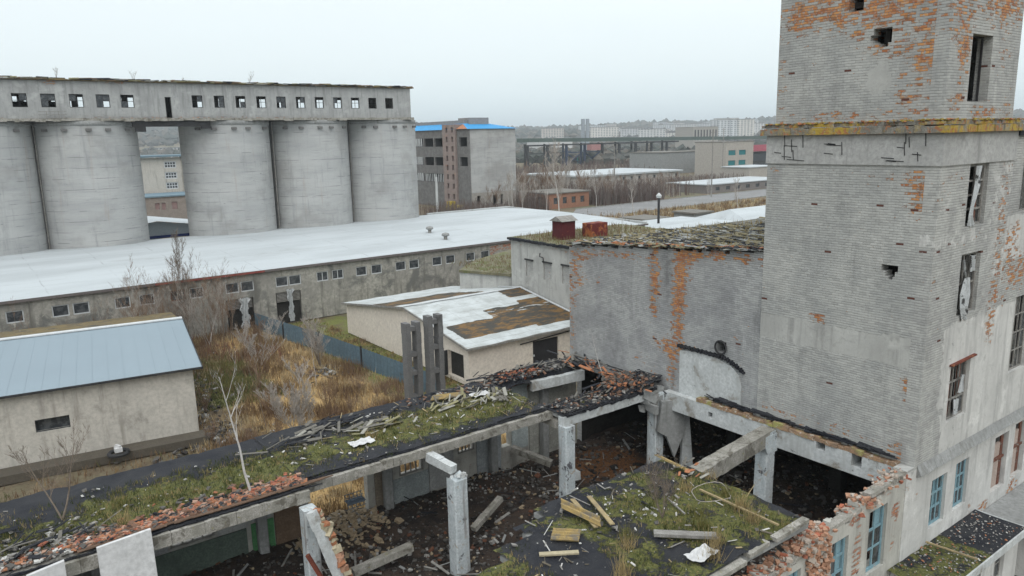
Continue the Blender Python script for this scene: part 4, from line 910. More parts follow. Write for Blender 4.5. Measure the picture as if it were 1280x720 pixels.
def boardpile(cx, cy, sx, sy, n_, a0, cols, z=-11.9, l=(.3, 1.3)):
    for k in range(n_):
        x, y = rr.gauss(cx, sx), rr.gauss(cy, sy); a = rr.gauss(a0, .5); q = rr.uniform(*l); w.cur = rr.choice(cols); zz = z + rr.uniform(0, .12)
        w.bar((x - math.cos(a) * q / 2, y - math.sin(a) * q / 2, zz), (x + math.cos(a) * q / 2, y + math.sin(a) * q / 2, zz + rr.uniform(-.08, .14)), rr.uniform(.03, .17), .02, rr.uniform(-.5, .5))
boardpile(10.6, 28.6, .9, .5, 32, .3, (0, 0, 1, 2)); boardpile(12.4, 29.2, 1., .35, 30, .2, (0, 1, 1)); boardpile(13.4, 27.6, .6, .3, 26, .1, (0, 3, 2)); boardpile(17.8, 27.9, .9, .5, 46, .5, (0, 3, 3, 2), l=(.3, 1.0))
boardpile(19.6, 27.4, .5, .4, 30, 1.2, (3, 2, 0), l=(.3, .8)); boardpile(22.5, 29.9, 1.8, .25, 46, .1, (0, 1, 1)); boardpile(24.2, 24.9, 1.6, .3, 40, .2, (0, 1, 1, 4)); boardpile(25.6, 26.6, .3, 1.6, 46, 1.5, (0, 1, 4)); boardpile(-.2, 25.8, 1.4, .5, 50, .3, (0, 1, 1), l=(.3, .9))
boardpile(26.0, 28.4, .25, 1., 40, 1.5, (1, 1, 0, 4), z=-11.85); boardpile(20.0, 16.6, .3, .4, 16, .4, (0, 4, 2), l=(.15, .5))
for k in range(260):     # frayed felt along the front edges
    x = rr.uniform(-4, 20.4); y = 24.4 if x < 8.85 else 24.93; w.cur = 1; l = rr.uniform(.15, .7)
    w.bar((x, y + rr.uniform(-.06, .04), -12.0 - rr.uniform(0, .07)), (x + l, y + rr.uniform(-.06, .04), -12.0 - rr.uniform(0, .07)), .12, .025, rr.uniform(-.9, .3))
for k in range(90): x = rr.uniform(1.6, 8.8); w.cur = 5; l = rr.uniform(.3, 1.4); w.bar((x, 24.5 + rr.uniform(-.08, .08), -11.93), (x + l, 24.5 + rr.uniform(-.08, .08), -11.92), .1, .03, rr.uniform(-.3, .3))
for k in range(120): x = rr.uniform(20.4, 26.4); w.cur = 1; l = rr.uniform(.15, .6); w.bar((x, 23.82 + rr.uniform(-.08, .06), -12.02 - rr.uniform(0, .1)), (x + l, 23.82 + rr.uniform(-.08, .06), -12.0 - rr.uniform(0, .1)), .14, .03, rr.uniform(-.9, .3))
part('board_debris', w, [flat('old_board', (.17, .16, .14)), 'felt', flat('old_board_pale', (.34, .33, .29)), flat('lichen_board', (.27, .25, .14)), flat('brick_bits', (.42, .18, .09)), flat('rotten_brown', (.15, .095, .065))], ruin, kind='stuff')
w = MB(); rr = random.Random(62)
for k in range(260):
    if rr.random() < .6: x, y = rr.uniform(9, 20.3), rr.uniform(25.2, 29.6)
    else:
        x, y = rr.uniform(11, 20.2), rr.uniform(12.1, 17.8)
        if x < xl(y) + .3: continue
    a = rr.uniform(0, 3.2); l = min(.9, .08 + rr.expovariate(1 / .16)); w.cur = rr.choice((0, 0, 3, 3, 1, 2)); z = -11.93
    w.bar((x, y, z), (x + math.cos(a) * l, y + math.sin(a) * l, z + rr.uniform(-.02, .1)), rr.uniform(.015, .06), .015, rr.uniform(-.6, .6))
part('roof_sticks', w, ['wood_grey', 'timber', flat('white_chip', (.60, .59, .56)), flat('dark_stick', (.14, .12, .09))], ruin, kind='stuff')
# moss cushions and tufts
w = MB(); rr = random.Random(63)
def tuft(x, y, z, h, n_, sp=.1):
    blades(w, [(x + rr.gauss(0, sp), y + rr.gauss(0, sp), z) for _ in range(n_)], h, .012, rr, .5)
for k in range(5200):
    if rr.random() < .55:
        x, y = rr.uniform(-4, 20.2), 24.6 + rr.uniform(.3, 4.3); m0 = strip_mask(x, y, 0)[0]
    else:
        x, y = rr.uniform(10, 20.2), rr.uniform(12.1, 17.8)
        if x < xl(y) + .1: continue
        m0 = .25 + .9 * mnoise.noise(Vector((x * .5, y * .5, 1)))
    if rr.random() > m0 * 1.1: continue
    w.cur = rr.choices((0, 1, 2), (5, 3, 2))[0]; tuft(x, y, -11.95, rr.uniform(.05, .16), 9)
for (x, y, h, n_, c) in ((3.1, 25.6, .5, 60, 2), (3.3, 27.0, .6, 40, 1), (-1.5, 26.2, .8, 90, 1), (13.5, 13.4, .7, 90, 2), (19.2, 13.7, .55, 120, 2), (18.8, 13.0, .5, 100, 2), (19.6, 14.6, .45, 70, 1), (17.9, 14.3, .4, 60, 1), (16.9, 12.9, .5, 90, 2), (15.0, 14.7, .45, 80, 1), (14.7, 14.3, .5, 70, 2), (12.6, 26.9, .4, 50, 2), (20.2, 15.8, .35, 60, 2), (18.9, 15.7, .45, 60, 2), (17.3, 13.7, .5, 70, 1), (11.5, 13, .6, 70, 2), (16.2, 12.4, .55, 90, 2)):
    w.cur = c; tuft(x, y, -11.97, h, n_, .14)
part('moss', w, [flat('moss_green', (.052, .068, .018)), flat('moss_yellow', (.16, .15, .045)), flat('dry_tuft', (.38, .29, .14))], ruin, kind='stuff')

# ================================================================== LOOSE THINGS IN AND ON THE RUIN
def plate(name, a, b, h, th, mat, label, cat, group=None, lean=.3, n_=(0, -1)):
    """upright slab: top edge a-b, hangs h down, foot moved out by lean"""
    a, b = Vector(a), Vector(b); o = Vector((n_[0], n_[1], 0)); dn = Vector((0, 0, -h)) + o * lean
    m_ = MB(); k = 5; vs = []
    for s_ in (0, 1):
        for i in range(k + 1):
            p = a.lerp(b, i / k); vs.append(p + o * th * s_)
            vs.append(p + dn + o * th * s_)
    N_ = 2 * (k + 1)
    fs = []
    for i in range(k): fs += [(2 * i, 2 * i + 2, 2 * i + 3, 2 * i + 1), (N_ + 2 * i, N_ + 2 * i + 1, N_ + 2 * i + 3, N_ + 2 * i + 2), (2 * i, N_ + 2 * i, N_ + 2 * i + 2, 2 * i + 2), (2 * i + 1, 2 * i + 3, N_ + 2 * i + 3, N_ + 2 * i + 1)]
    fs += [(0, 1, N_ + 1, N_), (2 * k, N_ + 2 * k, N_ + 2 * k + 1, 2 * k + 1)]
    m_.add(vs, fs); c = (a + b) / 2 + dn
    return solo(name, m_, mat, tuple(c), label, cat, group)
gp = 'white boards leaning against the roof edge'
plate('white_board', (2.15, 24.0, -11.72), (3.65, 24.0, -11.62), 5.0, .12, 'panel_white', 'tallest white board at the bottom left, standing against the roof edge', 'panel', gp, .5)
plate('white_board', (.35, 24.0, -11.93), (1.3, 24.0, -11.8), 4.9, .12, 'panel_white', 'middle white board at the bottom left, with red bricks behind its top', 'panel', gp, .5)
plate('white_board', (-1.2, 24.02, -12.2), (.32, 24.02, -11.98), 4.7, .12, 'panel_white', 'white board in the very bottom left corner, partly behind the middle one', 'panel', gp, .5)
# leaning brick-and-plaster post
t = thing('leaning_post', 'leaning white post with orange brick down its side, below the roof beam end', 'post', (9.35, 22.2, -16.9))
m_ = MB(); k = 14; a, b_ = Vector((8.55, 23.35, -12.45)), Vector((9.6, 22.0, -16.9)); rr = random.Random(71)
for i in range(k): p, q = a.lerp(b_, i / k), a.lerp(b_, (i + 1) / k); o = Vector((rr.uniform(-.02, .02), rr.uniform(-.02, .02), 0)); m_.bar(p + o, q + o, .26, .30)
part('plaster_side', m_, 'concrete_pale', t)
m_ = MB()
for i in range(k * 3): p = a.lerp(b_, (i + .5) / k / 3); m_.cur = rr.choice((0, 0, 1, 2)); m_.chunk(p + Vector((.25, .0, 0)) + Vector((rr.uniform(-.05, .06), rr.uniform(-.1, .1), 0)), rr.uniform(.28, .42), 1, rr)
part('brick_side', m_, [flat('orange_brick_bit', (.38, .165, .085)), flat('buff_brick', (.46, .40, .28)), flat('salmon_brick', (.46, .26, .17))], t)
m_ = MB(); m_.bar((8.3, 23.4, -14.0), (9.3, 22.6, -16.6), .12, .12); solo('red_beam', m_, 'rust', (8.9, 23, -16.6), 'dark red steel bar behind the leaning brick post', 'beam')
def bars(name, lst, mat, label, cat, group=None):
    m_ = MB()
    for a, b_, w_, h_ in lst: m_.bar(a, b_, w_, h_)
    c = np.mean([np.array(v) for v in m_.v], axis=0); z = min(v[2] for v in m_.v)
    return solo(name, m_, mat, (float(c[0]), float(c[1]), z), label, cat, group)
gb = 'fallen beams in the pit'
bars('fallen_beam', [((10.7, 25.2, -16.5), (13.2, 25.0, -16.2), .35, .28)], 'beam_dirty', 'pale fallen beam between the leaning brick post and the free-standing column', 'beam', gb)
bars('fallen_beam', [((16.2, 25.0, -16.5), (18.1, 25.6, -15.9), .28, .22)], 'beam_dirty', 'fallen beam tilted up in the rubble right of the free-standing column', 'beam', gb)
bars('fallen_beam', [((21.8, 30.0 - .3, -15.9), (22.9, 27.8, -16.4), .34, .3)], 'beam_dirty', 'lichened fallen beam under the back wall, behind the stained column', 'beam', gb)
bars('fallen_beam', [((22.5, 25.4, -16.1), (22.9, 26.9, -16.3), .4, .4)], 'concrete_pale', 'short pale block lying at the foot of the stained column', 'beam', gb)
bars('metal_grille', [((12.0 + .18 * i, 28.6, -15.0), (12.0 + .18 * i, 28.25, -15.5), .03, .03) for i in range(5)] + [((11.95, 28.6 - .09 * i, -15.0 - .125 * i), (12.8, 28.6 - .09 * i, -15.0 - .125 * i), .03, .02) for i in range(5)] + [((11.98, 28.43, -15.28), (12.78, 28.43, -15.28), .5, .02)], flat('grille_blue', (.16, .2, .25)), 'small blue-grey grille on the brick heap before the yellow wall', 'grille')
# planks and corrugated sheets on the slab
gt = 'planks strewn on the mossy slab'
bars('plank', [((15.3, 17.5, -11.85), (14.6, 15.6, -11.80), .15, .04)], 'timber', 'long yellow plank, left of the pair beside the roof gap', 'plank', gt)
bars('plank', [((15.85, 17.3, -11.84), (15.0, 15.3, -11.72), .15, .04)], 'timber', 'long yellow plank, right of the pair beside the roof gap', 'plank', gt)
bars('plank', [((12.35, 15.6, -11.88), (13.3, 14.95, -11.86), .17, .05)], flat('pale_plank', (.46, .40, .27)), 'short pale plank alone near the lower left of the slab', 'plank', gt)
bars('plank', [((15.7, 14.25, -11.8), (17.0, 12.95, -11.78), .27, .1)], 'wood_grey', 'thick grey weathered plank lying in the moss near the front', 'plank', gt)
bars('plank', [((19.1, 15.3, -11.85), (19.0, 12.2, -11.8), .07, .05)], 'timber', 'long thin batten across the moss towards the broken wall', 'plank', gt)
bars('plank', [((17.8, 15.6, -11.86), (17.4, 14.5, -11.84), .05, .04)], 'wood_grey', 'short thin stick between the moss patches at mid slab', 'plank', gt)
bars('plank', [((15.7, 18.0, -11.9), (15.35, 17.3, -11.4), .05, .05)], flat('white_chip', (.60, .59, .56)), 'white stick standing up by the yellow planks', 'plank', gt)
def corrugated(a, u, v, nw, label, grp='yellow corrugated sheets'):
    a, u, v = Vector(a), Vector(u), Vector(v); nrm = u.cross(v).normalized(); m_ = MB(); K = nw * 6
    for s_ in (0, -.012):
        vs = []
        for j in (0, 1):
            for i in range(K + 1): vs.append(a + u * (i / K) + v * j + nrm * (.05 * math.sin(2 * math.pi * i * nw / K) + s_))
        m_.add(vs, [(i, i + 1, K + 2 + i, K + 1 + i) for i in range(K)])
    c = a + (u + v) / 2
    return solo('corrugated_sheet', m_, 'sheet_yellow', tuple(c), label, 'sheet', grp)
corrugated((13.1, 16.0, -11.86), (.42, .36, .05), (.6, -.6, .0), 4, 'wide yellow corrugated sheet lying at the left edge of the mossy slab')
corrugated((14.55, 17.2, -11.8), (.3, .35, .1), (.1, -1.75, .05), 2, 'narrow yellow corrugated sheet beside the pair of planks')
corrugated((19.9, 18.1, -11.75), (.12, -.3, -.08), (-.1, -1.35, .0), 2, 'yellow corrugated sheet leaning at the back corner of the slab by the hanging concrete')
corrugated((16.6, 28.9, -11.85), (.35, .35, .05), (1.3, -.5, .02), 3, 'greenish corrugated sheet on the roof strip below the twin concrete pillars')
m_ = MB(); rr = random.Random(72)
pts = [(19.2 + .75 * math.cos(t) + .12 * math.sin(3 * t), 14.9 + .6 * math.sin(t), -11.85 + .05 * math.sin(2 * t)) for t in (i * .35 for i in range(26))]
m_.tube(pts, .014, 4); solo('wire_loop', m_, flat('pale_wire', (.4, .36, .33)), (19.2, 14.9, -11.9), 'loop of pale cable lying on the slab beside the thick broken beam', 'cable')
for (x, y, lab) in ((12.0, 26.5, 'torn white plastic sheet on the roof strip near the front felt edge'), (16.0, 12.7, 'crumpled white plastic scrap in the moss at the front of the slab'), (18.9, 28.2, 'crumpled white scrap at the right end of the mossy roof strip')):
    m_ = MB(); rr = random.Random(int(x)); k = 9
    m_.sheet([x - .5 + .12 * i for i in range(k)], [y - .3 + .09 * i for i in range(7)], lambda a, b_: -11.84 + .07 * mnoise.noise(Vector((a * 6, b_ * 6, x))))
    for i, v in enumerate(m_.v): m_.v[i] = (v[0] + .12 * mnoise.noise(Vector((v[1] * 5, 1, 1))), v[1] + .12 * mnoise.noise(Vector((v[0] * 5, 3, 1))), v[2])
    solo('plastic_scrap', m_, 'panel_white', (x, y, -11.9), lab, 'plastic sheet', 'plastic scraps on the roofs')

# ================================================================== TREES AND BRUSH
bare_tree((7.1, 25.1, -12.0), 4.3, 'slender white birch rooted at the front edge of the roof strip', 'birch', 'birch', r=.05, seed=5, level=3, kids=5, lean=(-.22, .02), spread=.5)
bare_tree((14.9, 41.3, G), 4.6, 'pale many-stemmed bare bush in front of the golden grass', 'twig_pale', 'twig_pale', r=.045, seed=12, level=3, kids=10, stems=5, name='bare_bush', cat='bush', spread=.5, tr=2.)
bare_tree((16.8, 14.9, -11.95), 1.9, 'small bare bush growing from the moss of the front slab', 'branch', 'branch', r=.02, seed=13, level=3, kids=8, stems=6, name='bare_bush', cat='bush', spread=.55)
bare_tree((1.6, 27.2, -12.0), 2.6, 'dark bare sapling growing on the left of the felt roof strip', 'branch', 'branch', r=.035, seed=14, level=3, kids=9, stems=2, name='bare_sapling', cat='sapling', spread=.5)
bare_tree((17.5, 57, G), 4.6, 'reddish bare bush in the yard between the birch and the blue fence', 'twig_brown', 'twig_pale', r=.04, seed=15, level=3, kids=9, stems=5, name='bare_bush', cat='bush')
bare_tree((22.4, 56.5, G), 3.8, 'grey bare bush close to the blue fence at mid yard', 'branch', 'twig_pale', r=.04, seed=16, level=3, kids=10, stems=6, name='bare_bush', cat='bush')
bare_tree((20.3, 52.3, G), 5.4, 'thin straight bare sapling standing in the golden grass', 'twig_pale', 'twig_brown', r=.035, seed=17, level=2, kids=5, name='bare_sapling', cat='sapling', spread=.35)
bare_tree((14.2, 45.5, G), 4.6, 'very thin sapling left of the pale many-stemmed bush', 'branch', 'branch', r=.025, seed=18, level=2, kids=4, name='bare_sapling', cat='sapling', spread=.35)
bare_tree((15.5, 70.5, G), 9.0, 'tall thin bare tree rising above the white shed roof, the tallest one by the shed', 'branch', 'branch', r=.05, seed=19, level=3, kids=12, name='bare_tree', spread=.4)
bare_tree((27.6, 27.4, -5.7), 1.9, 'thin curved white birch shoot on top of the orange-streaked wall', 'birch', 'birch', r=.02, seed=20, level=2, kids=4, lean=(-.1, .2), spread=.4)
bare_tree((25.3, 26.5, -12.2), 2.6, 'thin curved pale shoot leaning on the grey brick wall above the rubble', 'birch', 'birch', r=.02, seed=23, level=2, kids=3, lean=(.1, .5), spread=.35)
gth = 'bare saplings along the white shed'
protos = []
for i in range(5): protos.append(bare_tree((14, 69, G), 6.2, 'bare sapling of the brown thicket along the shed wall', ('branch', 'twig_pale', 'twig_brown', 'branch', 'twig_brown')[i], ('twig_brown', 'twig_pale', 'twig_brown', 'twig_brown', 'twig_brown')[i], r=.03, seed=30 + i, level=3, kids=8, stems=2 if i % 2 else 1, name='bare_sapling', cat='sapling', group=gth, spread=.4, tr=.55))
pb = [bare_tree((0, 0, G), 1.9, 'low brown scrub bush in the yard grass', 'twig_brown', 'twig_brown', r=.02, seed=60 + i, level=2, kids=7, stems=9, name='scrub_bush', cat='bush', group='scrub bushes in the yard', tr=2.) for i in range(3)]
rr = random.Random(78)
for k in range(34):
    o = pb[k] if k < 3 else copy_tree(pb[k % 3])
    while True:
        x, y = rr.uniform(11, 25), rr.uniform(38, 72)
        if x < 22.3 + (73.4 - y) * .12 - .6: break
    o.location = (x, y, G); q_ = rr.uniform(.5, 1.2); o.scale = (q_, q_, q_ * rr.uniform(.6, 1.)); o.rotation_euler.z = rr.uniform(0, 6)
rr = random.Random(77)
for k in range(52):
    o = protos[k] if k < 5 else copy_tree(protos[k % 5])
    x = rr.uniform(-2, 11) if rr.random() < .3 else rr.uniform(11, 19.2)
    o.location = (x, rr.uniform(67.5, 72.5), G); s_ = rr.uniform(.55, 1.05) * (.8 if x < 11 else 1); o.scale = (s_, s_, s_); o.rotation_euler.z = rr.uniform(0, 6.28)
# saplings on the roof of the silo gallery
for i, x in enumerate((11.9, 20.1, 34.0, 25.8)):
    bare_tree((x, 103.5, 7.55), (1.5, 1.4, 1.7, .8)[i], ('small tuft-like shrub on the gallery roof, leftmost', 'bushy round shrub on the gallery roof above the second silo', 'thin shrub on the gallery roof right of the door', 'tiny shrub on the gallery roof above the gap between silos')[i], 'branch', 'branch', r=.02, seed=50 + i, level=2, kids=6, stems=3, tr=.35, name='roof_shrub', cat='shrub')
# yard grass
def field(name, n_, xr, yr, h, w_, mats, cond=None, seed=1, z=None, wts=None):
    m_ = MB(); rr = random.Random(seed); c = 0
    while c < n_:
        x, y = rr.uniform(*xr), rr.uniform(*yr); c += 1
        d = mnoise.noise(Vector((x * .35, y * .35, seed))) + .5
        if rr.random() > d + .25 or (cond and not cond(x, y, rr)): continue
        m_.cur = rr.choices(range(len(mats)), wts)[0] if wts else int(min(len(mats) - 1, max(0, d * len(mats) + rr.gauss(0, .5))))
        blades(m_, [(x + rr.gauss(0, .12), y + rr.gauss(0, .12), (z if z is not None else G)) for _ in range(3)], h * (.5 + d), w_, rr)
    return setting(name, m_, mats, 'stuff')
def fx(y): return 22.6 + (73.4 - y) * .125 if y > 47 else 25.9
inyard = lambda x, y, rr: x < fx(y) - .3 and not (x < 10.8 and y > 46.5) and rr.random() > 1.0 * math.exp(-((x - 15.) / 3.2) ** 2 - ((y - 57) / 6.5) ** 2)
golden = [flat('straw_gold', (.41, .295, .145)), flat('straw_pale', (.50, .40, .24)), flat('straw_ochre', (.31, .21, .105)), flat('straw_rust', (.19, .12, .07))]
field('dry_grass', 21000, (9.5, 26), (31, 73), .5, .03, golden, inyard, 3)
field('dry_grass', 1500, (-6, 9), (31, 47), .4, .03, [golden[3], golden[2], golden[3], flat('green_blade', (.12, .13, .05))], None, 4)
field('green_grass', 6000, (10.5, 18), (52, 66), .2, .05, [flat('green_blade', (.12, .13, .05)), flat('olive_blade', (.2, .19, .07))], None, 5)
field('short_grass', 5000, (23.5, 31), (40, 73), .2, .04, [flat('green_blade', (.12, .13, .05)), flat('olive_blade', (.2, .19, .07)), golden[0], flat('straw_brown', (.20, .13, .075))], lambda x, y, rr: x > fx(y) + .2 and not (x > 28.9 and y > 45), 6)
field('red_brush', 1500, (11, 22), (60, 73), .8, .03, [flat('red_brush', (.22, .10, .07)), flat('straw_brown', (.20, .13, .075))], inyard, 7)
m_ = MB(); rr = random.Random(81)
for (cx, cy, sx, sy, n_) in ((14.6, 68, 1.6, 1.5, 260), (12.4, 58, 1.2, 4, 260), (11.6, 49, .6, 3, 260), (11, 45.5, 1.6, 1, 120), (22.5, 55, .8, 1, 80), (28, 42.5, 2.2, .8, 300)):
    for k in range(n_): m_.cur = rr.choice((0, 0, 0, 1, 3)); m_.chunk((rr.gauss(cx, sx), rr.gauss(cy, sy), G + .05), rr.uniform(.1, .5), .6, rr)
setting('yard_rubble', m_, [bits[0], bits[3], bits[2], bits[1]], 'stuff')

# ================================================================== TWIN CONCRETE PILLARS
for i, (x, y, zt, lab) in enumerate(((21.95, 40.2, -11.1, 'left grey ladder-like twin pillar with square openings, the shorter one'), (23.25, 39.7, -10.75, 'right grey ladder-like twin pillar with square openings, the taller one'))):
    t = thing('concrete_pillar', lab, 'pillar', (x, y, G), 'twin concrete pillars behind the ruin'); rr = random.Random(90 + i)
    for s_ in (-1, 1):
        m_ = MB(); k = 10; zs = [G + (zt - G) * q / k for q in range(k + 1)]
        for q in range(k): j = rr.uniform(-.02, .02); m_.box(x + s_ * .36 - .17 + j, x + s_ * .36 + .17 + j, y - .3, y + .3, zs[q] + .001, zs[q + 1] - .001)
        part('pillar_leg', m_, flat('sooty_concrete', (.17, .17, .17)), t)
    for z in (G + .6, G + 2.2, G + 3.8, zt - 1.9, zt - .25): m_ = MB(); m_.box(x - .187, x + .187, y - .25, y + .25, z - .28, z); part('rung', m_, flat('sooty_concrete', (.17, .17, .17)), t)
bars('concrete_block', [((25.2, 41.2, -17.9), (26.6, 41.4, -17.3), 1.0, .5)], 'concrete', 'tilted grey concrete block lying right of the twin pillars', 'block')

# ================================================================== LEFT HOUSE with blue metal roof
house = thing('storehouse', 'grey-beige storehouse with a pale blue sheet-metal roof and one dark slot window, at the left', 'house', (1, 53, G))
A, B_ = Vector((10.6, 47.3, 0)), Vector((-10, 50.3, 0)); DIR = (B_ - A).normalized(); NRM = Vector((-DIR.y, DIR.x, 0))   # NRM points to the camera side (-y)
if NRM.y > 0: NRM = -NRM
def hp(s_, o, z): p = A + DIR * s_ - NRM * o; return (p.x, p.y, z)       # s along the front, o inwards
L = 20.8
m_ = MB()
zf = -13.45
wz0, wz1, ws0, ws1 = -15.85, -15.1, 6.75, 8.45
def grid(s0, s1, z0, z1):
    k = max(1, int((s1 - s0) / 1.)); 
    for i in range(k): a = s0 + (s1 - s0) * i / k; b_ = s0 + (s1 - s0) * (i + 1) / k; m_.quad(hp(a, 0, z0), hp(b_, 0, z0), hp(b_, 0, z1), hp(a, 0, z1))
grid(0, ws0, G - .3, zf); grid(ws1, L, G - .3, zf); grid(ws0, ws1, G - .3, wz0); grid(ws0, ws1, wz1, zf)
for (q, r_) in (((ws0, wz0), (ws1, wz0)), ((ws1, wz0), (ws1, wz1)), ((ws1, wz1), (ws0, wz1)), ((ws0, wz1), (ws0, wz0))): m_.quad(hp(q[0], 0, q[1]), hp(r_[0], 0, r_[1]), hp(r_[0], .35, r_[1]), hp(q[0], .35, q[1]))
m_.add([hp(0, 0, G - .3), hp(0, 0, zf), hp(0, 11, -12.75), hp(0, 20, -13.9), hp(0, 20, G - .3)], [(0, 1, 2, 3, 4)])
m_.add([hp(L, 0, G - .3), hp(L, 0, zf), hp(L, 11, -12.75), hp(L, 20, -13.9), hp(L, 20, G - .3)], [(4, 3, 2, 1, 0)])
m_.quad(hp(0, 20, G - .3), hp(L, 20, G - .3), hp(L, 20, -13.9), hp(0, 20, -13.9))
part('wall', m_, 'stucco_grey', house)
m_ = MB(); m_.quad(hp(ws0, .34, wz0), hp(ws1, .34, wz0), hp(ws1, .34, wz1), hp(ws0, .34, wz1))
for s_ in (ws0 + .03, ws1 - .03): m_.bar(hp(s_, .1, wz0), hp(s_, .1, wz1), .05, .05)
m_.bar(hp(ws0, .1, wz0 + .03), hp(ws1, .1, wz0 + .03), .05, .05); m_.bar(hp(ws0, .1, wz1 - .03), hp(ws1, .1, wz1 - .03), .05, .05)
part('window', m_, 'glass_dark', house)
m_ = MB(); zr = -12.62; ze = -13.32
k = 26
for i in range(k):
    a, b_ = -.5 + (L + 1) * i / k, -.5 + (L + 1) * (i + 1) / k
    m_.quad(hp(a, -.45, ze), hp(b_, -.45, ze), hp(b_, 11, zr), hp(a, 11, zr)); m_.quad(hp(a, -.45, ze - .07), hp(b_, -.45, ze - .07), hp(b_, 11, zr - .07), hp(a, 11, zr - .07))
    m_.bar(hp(a, -.45, ze + .008), hp(a, 11, zr + .003), .025, .008)
m_.quad(hp(-.5, -.45, ze), hp(-.5, 11, zr), hp(-.5, 11, zr - .07), hp(-.5, -.45, ze - .07))
rf = part('roof', m_, 'blue_metal', house); rf['label'] = 'pale blue standing-seam roof slope'
m_ = MB(); m_.bar(hp(-.52, -.49, ze - .04), hp(L + .5, -.49, ze - .04), .06, .13); m_.bar(hp(-.54, -.45, ze - .05), hp(-.54, 11, zr - .05), .07, .14); part('fascia', m_, 'dark_frame', house)
m_ = MB(); m_.bar(hp(-.5, 11.05, zr + .06), hp(L + .5, 11.05, zr + .06), .5, .08); part('ridge_cap', m_, 'white_frame', house)
m_ = MB(); k = 30
xs_, ys_ = [i / 20 for i in range(21)], [j / 8 for j in range(9)]
vs = []
for j in ys_:
    for i in xs_: vs.append(hp(-.35 + (L + .7) * i, 11.15 + 9.2 * j, zr - .06 - 1.25 * j + .05 * mnoise.noise(Vector((i * 40, j * 20, 0)))))
m_.add(vs, [(j * 21 + i, j * 21 + i + 1, (j + 1) * 21 + i + 1, (j + 1) * 21 + i) for j in range(8) for i in range(20)])
rf = part('roof', m_, 'moss_roof', house); rf['label'] = 'brown mossy rear roof slope'
m_ = MB(); m_.bar(hp(-.3, -.55, -17.75), hp(12.5, -.9, -17.75), 1.3, .5); part('plinth_ledge', m_, flat('mud_concrete', (.11, .095, .075)), house)
m_ = MB(); m_.box(5.75, 6.15, 46.4, 46.75, -17.35, -17.1); m_.chunk((5.95, 46.6, -17.05), .35)
solo('cement_bag', m_, 'panel_white', (5.95, 46.6, -17.4), 'small white bag lying on the dark ledge below the storehouse wall', 'bag')
m_ = MB()
for a, b_ in (((5.3, 46.5, -17.45), (6.6, 46.7, -17.45)),): m_.tube([(5.95 + .5 * math.cos(t), 46.55 + .5 * math.sin(t), -17.42) for t in (i * .4 for i in range(17))], .12, 6)
solo('old_tyre', m_, 'dark_frame', (5.95, 46.55, -17.5), 'black tyre holding a white bag below the storehouse wall', 'tyre')

# ================================================================== BLUE FENCE
fence = thing('blue_fence', 'blue-grey corrugated metal fence running diagonally across the yard to the shed door', 'fence', (24.3, 60, G))
fpts = [(22.6, 73.2), (23.4, 67.5), (24.4, 61.4), (25.1, 54.5), (25.7, 47.6), (26.1, 44.2)]
for (x0, y0), (x1, y1) in zip(fpts, fpts[1:]):
    m_ = MB(); K = 60; a, b_ = Vector((x0, y0, 0)), Vector((x1, y1, 0)); nr = Vector((-(b_ - a).y, (b_ - a).x, 0)).normalized(); vs = []
    for z in (G - .05, G + 1.62):
        for i in range(K + 1): vs.append(a.lerp(b_, i / K) + nr * (.03 if i % 4 < 2 else -.03) + Vector((0, 0, z + (.03 * math.sin(x0 * 9) if z > G else 0))))
    m_.add(vs, [(i, i + 1, K + 2 + i, K + 1 + i) for i in range(K)]); part('fence_panel', m_, 'blue_fence', fence)
for (x, y) in fpts: m_ = MB(); m_.box(x - .06, x + .06, y - .06, y + .06, G, G + 1.75); part('fence_post', m_, 'dark_frame', fence)

# ================================================================== CREAM BARN with patched roof
barn = thing('cream_barn', 'cream barn with a patchy white and brown roof, black gate and open side door', 'barn', (35, 54.5, G))
bx0, bx1, by0, by1 = 29.0, 40.8, 44.6, 65.6
def bz(y): return -14.95 + (y - by0) * (1.45 / 9.0) if y < 53.6 else -13.5 - (y - 53.6) * (1.6 / 12.)
m_ = MB(); m_.wall('x', bx0, by0, by1, G, -13.3, [(45.3, 47.5, -17.7, -15.75)], .35, .5, top=lambda u: bz(u) - .06)
m_.wall('y', by0, bx0 + .35, bx1, G, -15.02, [(35.0, 37.6, -18.2, -15.65)], .35, .8); m_.wall('x', bx1, by0 + .35, by1, G, -13.3, (), .35, 1, out=1, top=lambda u: bz(u) - .06); m_.wall('y', by1, bx0 + .35, bx1 - .35, G, -15.15, (), .35, 2, out=1)
part('wall', m_, 'stucco_cream', barn)
def bmask(x, y, z):
    v = 0.
    if y > 55 and y < 59.5: v = .75 if x < 38 - (y - 55) * .3 else .3
    if 59.5 <= y: v = .1
    if 53.6 < y < 55: v = .2
    if y < 53.6:
        v = .12
        if y < 51 and x > 36.5 + (y - 46) * .35: v = .85
        if 45.6 < y < 48.6 and x > 29.5: v = .8
        if y < 45.55: v = .08
        if 48.6 <= y < 50.2 and x > 34: v = .6
        if y > 51.8 and x > 38.2: v = .7
    return (v, 0, 0)
m_ = MB(); m_.fn = bmask; m_.sheet([bx0 - .35 + .31 * i for i in range(40)], [by0 - .45 + .35 * i for i in range(62)], lambda x, y: bz(y) + .06 + .02 * math.sin(x * 2.) + .02 * mnoise.noise(Vector((x, y, 2))))
part('roof', m_, 'barn_roof', barn)
m_ = MB(); m_.bar((bx0 - .37, by0 - .45, bz(by0) - .09), (bx0 - .37, 53.6, bz(53.6) - .02), .08, .14); m_.bar((bx0 - .37, 53.6, bz(53.6) - .02), (bx0 - .37, by1 + .3, bz(by1) - .05), .08, .14); m_.bar((bx0 - .3, by0 - .47, bz(by0) - .1), (bx1, by0 - .47, bz(by0) - .1), .06, .12)
part('roof_edge', m_, 'wood_grey', barn)
